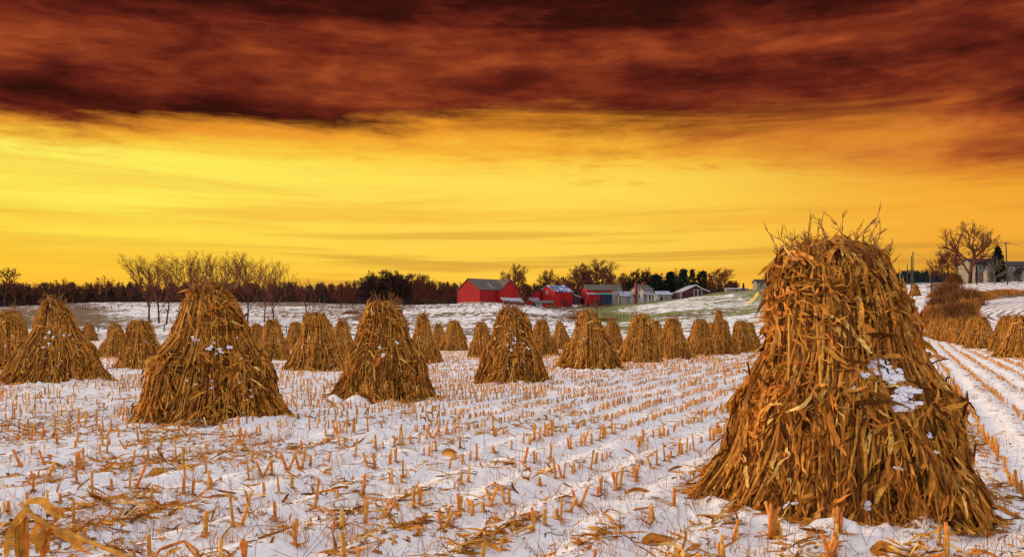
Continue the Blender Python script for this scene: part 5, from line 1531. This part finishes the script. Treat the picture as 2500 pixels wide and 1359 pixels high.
def fence(pts, spacing, h, label, rail=True, group='farm fences', pw=.09):
    """pts in (u, Y); posts are parts"""
    W = [((u - 1250) / F * Y, Y) for u, Y in pts]
    x0, y0 = W[0]; z0 = gz(x0, y0); root = empty('fence', (x0, y0, z0), 0, label, 'fence', group)
    P = []
    for (a_, b_), (c_, d_) in zip(W[:-1], W[1:]):
        n = max(1, int(math.hypot(c_ - a_, d_ - b_) / spacing))
        for i in range(n): P.append((a_ + (c_ - a_) * i / n, b_ + (d_ - b_) * i / n))
    P = P[:95]; rnd = random.Random(len(P))
    mesh = None
    for (x, y) in P:
        if mesh is None:
            b = MB(); b.box(-pw, pw, -pw, pw, -.3, h); o = b.build('post', M['post'], root); mesh = o.data
        else:
            o = bpy.data.objects.new('post', mesh); col.objects.link(o); o.parent = root
        o.location = (x - x0, y - y0, gz(x, y) - z0); o.rotation_euler = (rnd.gauss(0, .05), rnd.gauss(0, .05), rnd.random()); o.scale = (1, 1, rnd.uniform(.8, 1.15))
    if rail:
        for hh in (.45, .85):
            g = Geo(); Q = np.array([(x - x0, y - y0, gz(x, y) - z0 + h * hh) for x, y in P]); g.tubes(Q, np.full(len(Q), .03), 4, .5); g.build('wire', M['post'], root)


fence([(165, 330), (215, 300), (290, 318), (420, 330)], 4.5, 1.3, 'wire fence running over the snowy rise at the far left')
fence([(560, 150), (640, 140), (760, 136), (860, 140)], 3.2, 1.1, 'low wire fence along the foot of the left pasture')
fence([(240, 150), (330, 146), (470, 150)], 3.0, 1.1, 'low fence at the pasture edge left of the large pointed shock')
fence([(770, 330), (860, 345), (960, 350)], 5, 1.2, 'far fence line left of the dark thicket')
fence([(1335, 315), (1400, 305), (1455, 296), (1500, 330)], 2.6, 1.5, 'yard fence between the small red shed and the barn with teal strip')
fence([(1400, 262), (1470, 240), (1540, 210)], 3.2, 1.1, 'sagging wire fence along the foot of the green streaked hill')
fence([(1120, 112), (1160, 116), (1210, 120)], 3.2, 1.0, 'short run of posts below the snowy mound')

# parked wagon / machinery in the yard, seen as dark shapes
Y = 318
root = empty('farm_wagon', at(1438, Y, 752), .1, 'dark low farm wagon parked by the yard fence below the barn with teal strip', 'wagon')
b = MB(); b.box(-3, 3, -1, 1, .7, 1.0); b.box(-3, -2.9, -1, 1, 1.0, 1.5); b.box(2.9, 3, -1, 1, 1.0, 1.5); b.build('bed', M['navy_door'], root)
for dx in (-2, 2):
    for dy in (-1.0, 1.0):
        g = Geo(); g.tubes(np.array([[dx, dy - .1, .4], [dx, dy, .4], [dx, dy + .1, .4]]), np.array([.42, .45, .42]), 12, .5, cap=True); g.build('wheel', M['dark_roof'], root)
root = empty('tractor', at(1453, Y + 14, 741), .1, 'small dark red tractor beside the blue barn doors', 'tractor')
b = MB(); b.box(-1.2, .4, -.4, .4, .7, 1.3); b.box(.3, .9, -.5, .5, .7, 1.0); b.box(.7, .95, -.35, .35, 1.0, 1.6); b.build('body', M['red_board'], root)
for dx, rw in ((-1.0, .4), (.7, .75)):
    for dy in (-.65, .65):
        g = Geo(); g.tubes(np.array([[dx, dy - .12, rw], [dx, dy, rw], [dx, dy + .12, rw]]), np.array([rw * .95, rw, rw * .95]), 14, .5, cap=True); g.build('wheel', M['dark_roof'], root)
g = Geo(); g.tubes(np.array([[-.6, 0, 1.3], [-.6, 0, 1.6], [-.6, 0, 1.9]]), np.array([.05, .05, .05]), 6, .5, cap=True); g.build('exhaust_pipe', M['dark_roof'], root)

# templates never used are dropped
for nm, (o1, o2, H0, used) in TT.items():
    if not used[0]:
        bpy.data.objects.remove(o1); bpy.data.objects.remove(o2)
for o in scene.objects:
    if 'label' in o and len(o['label'].split()) > 16: print('LONG', o['label'])
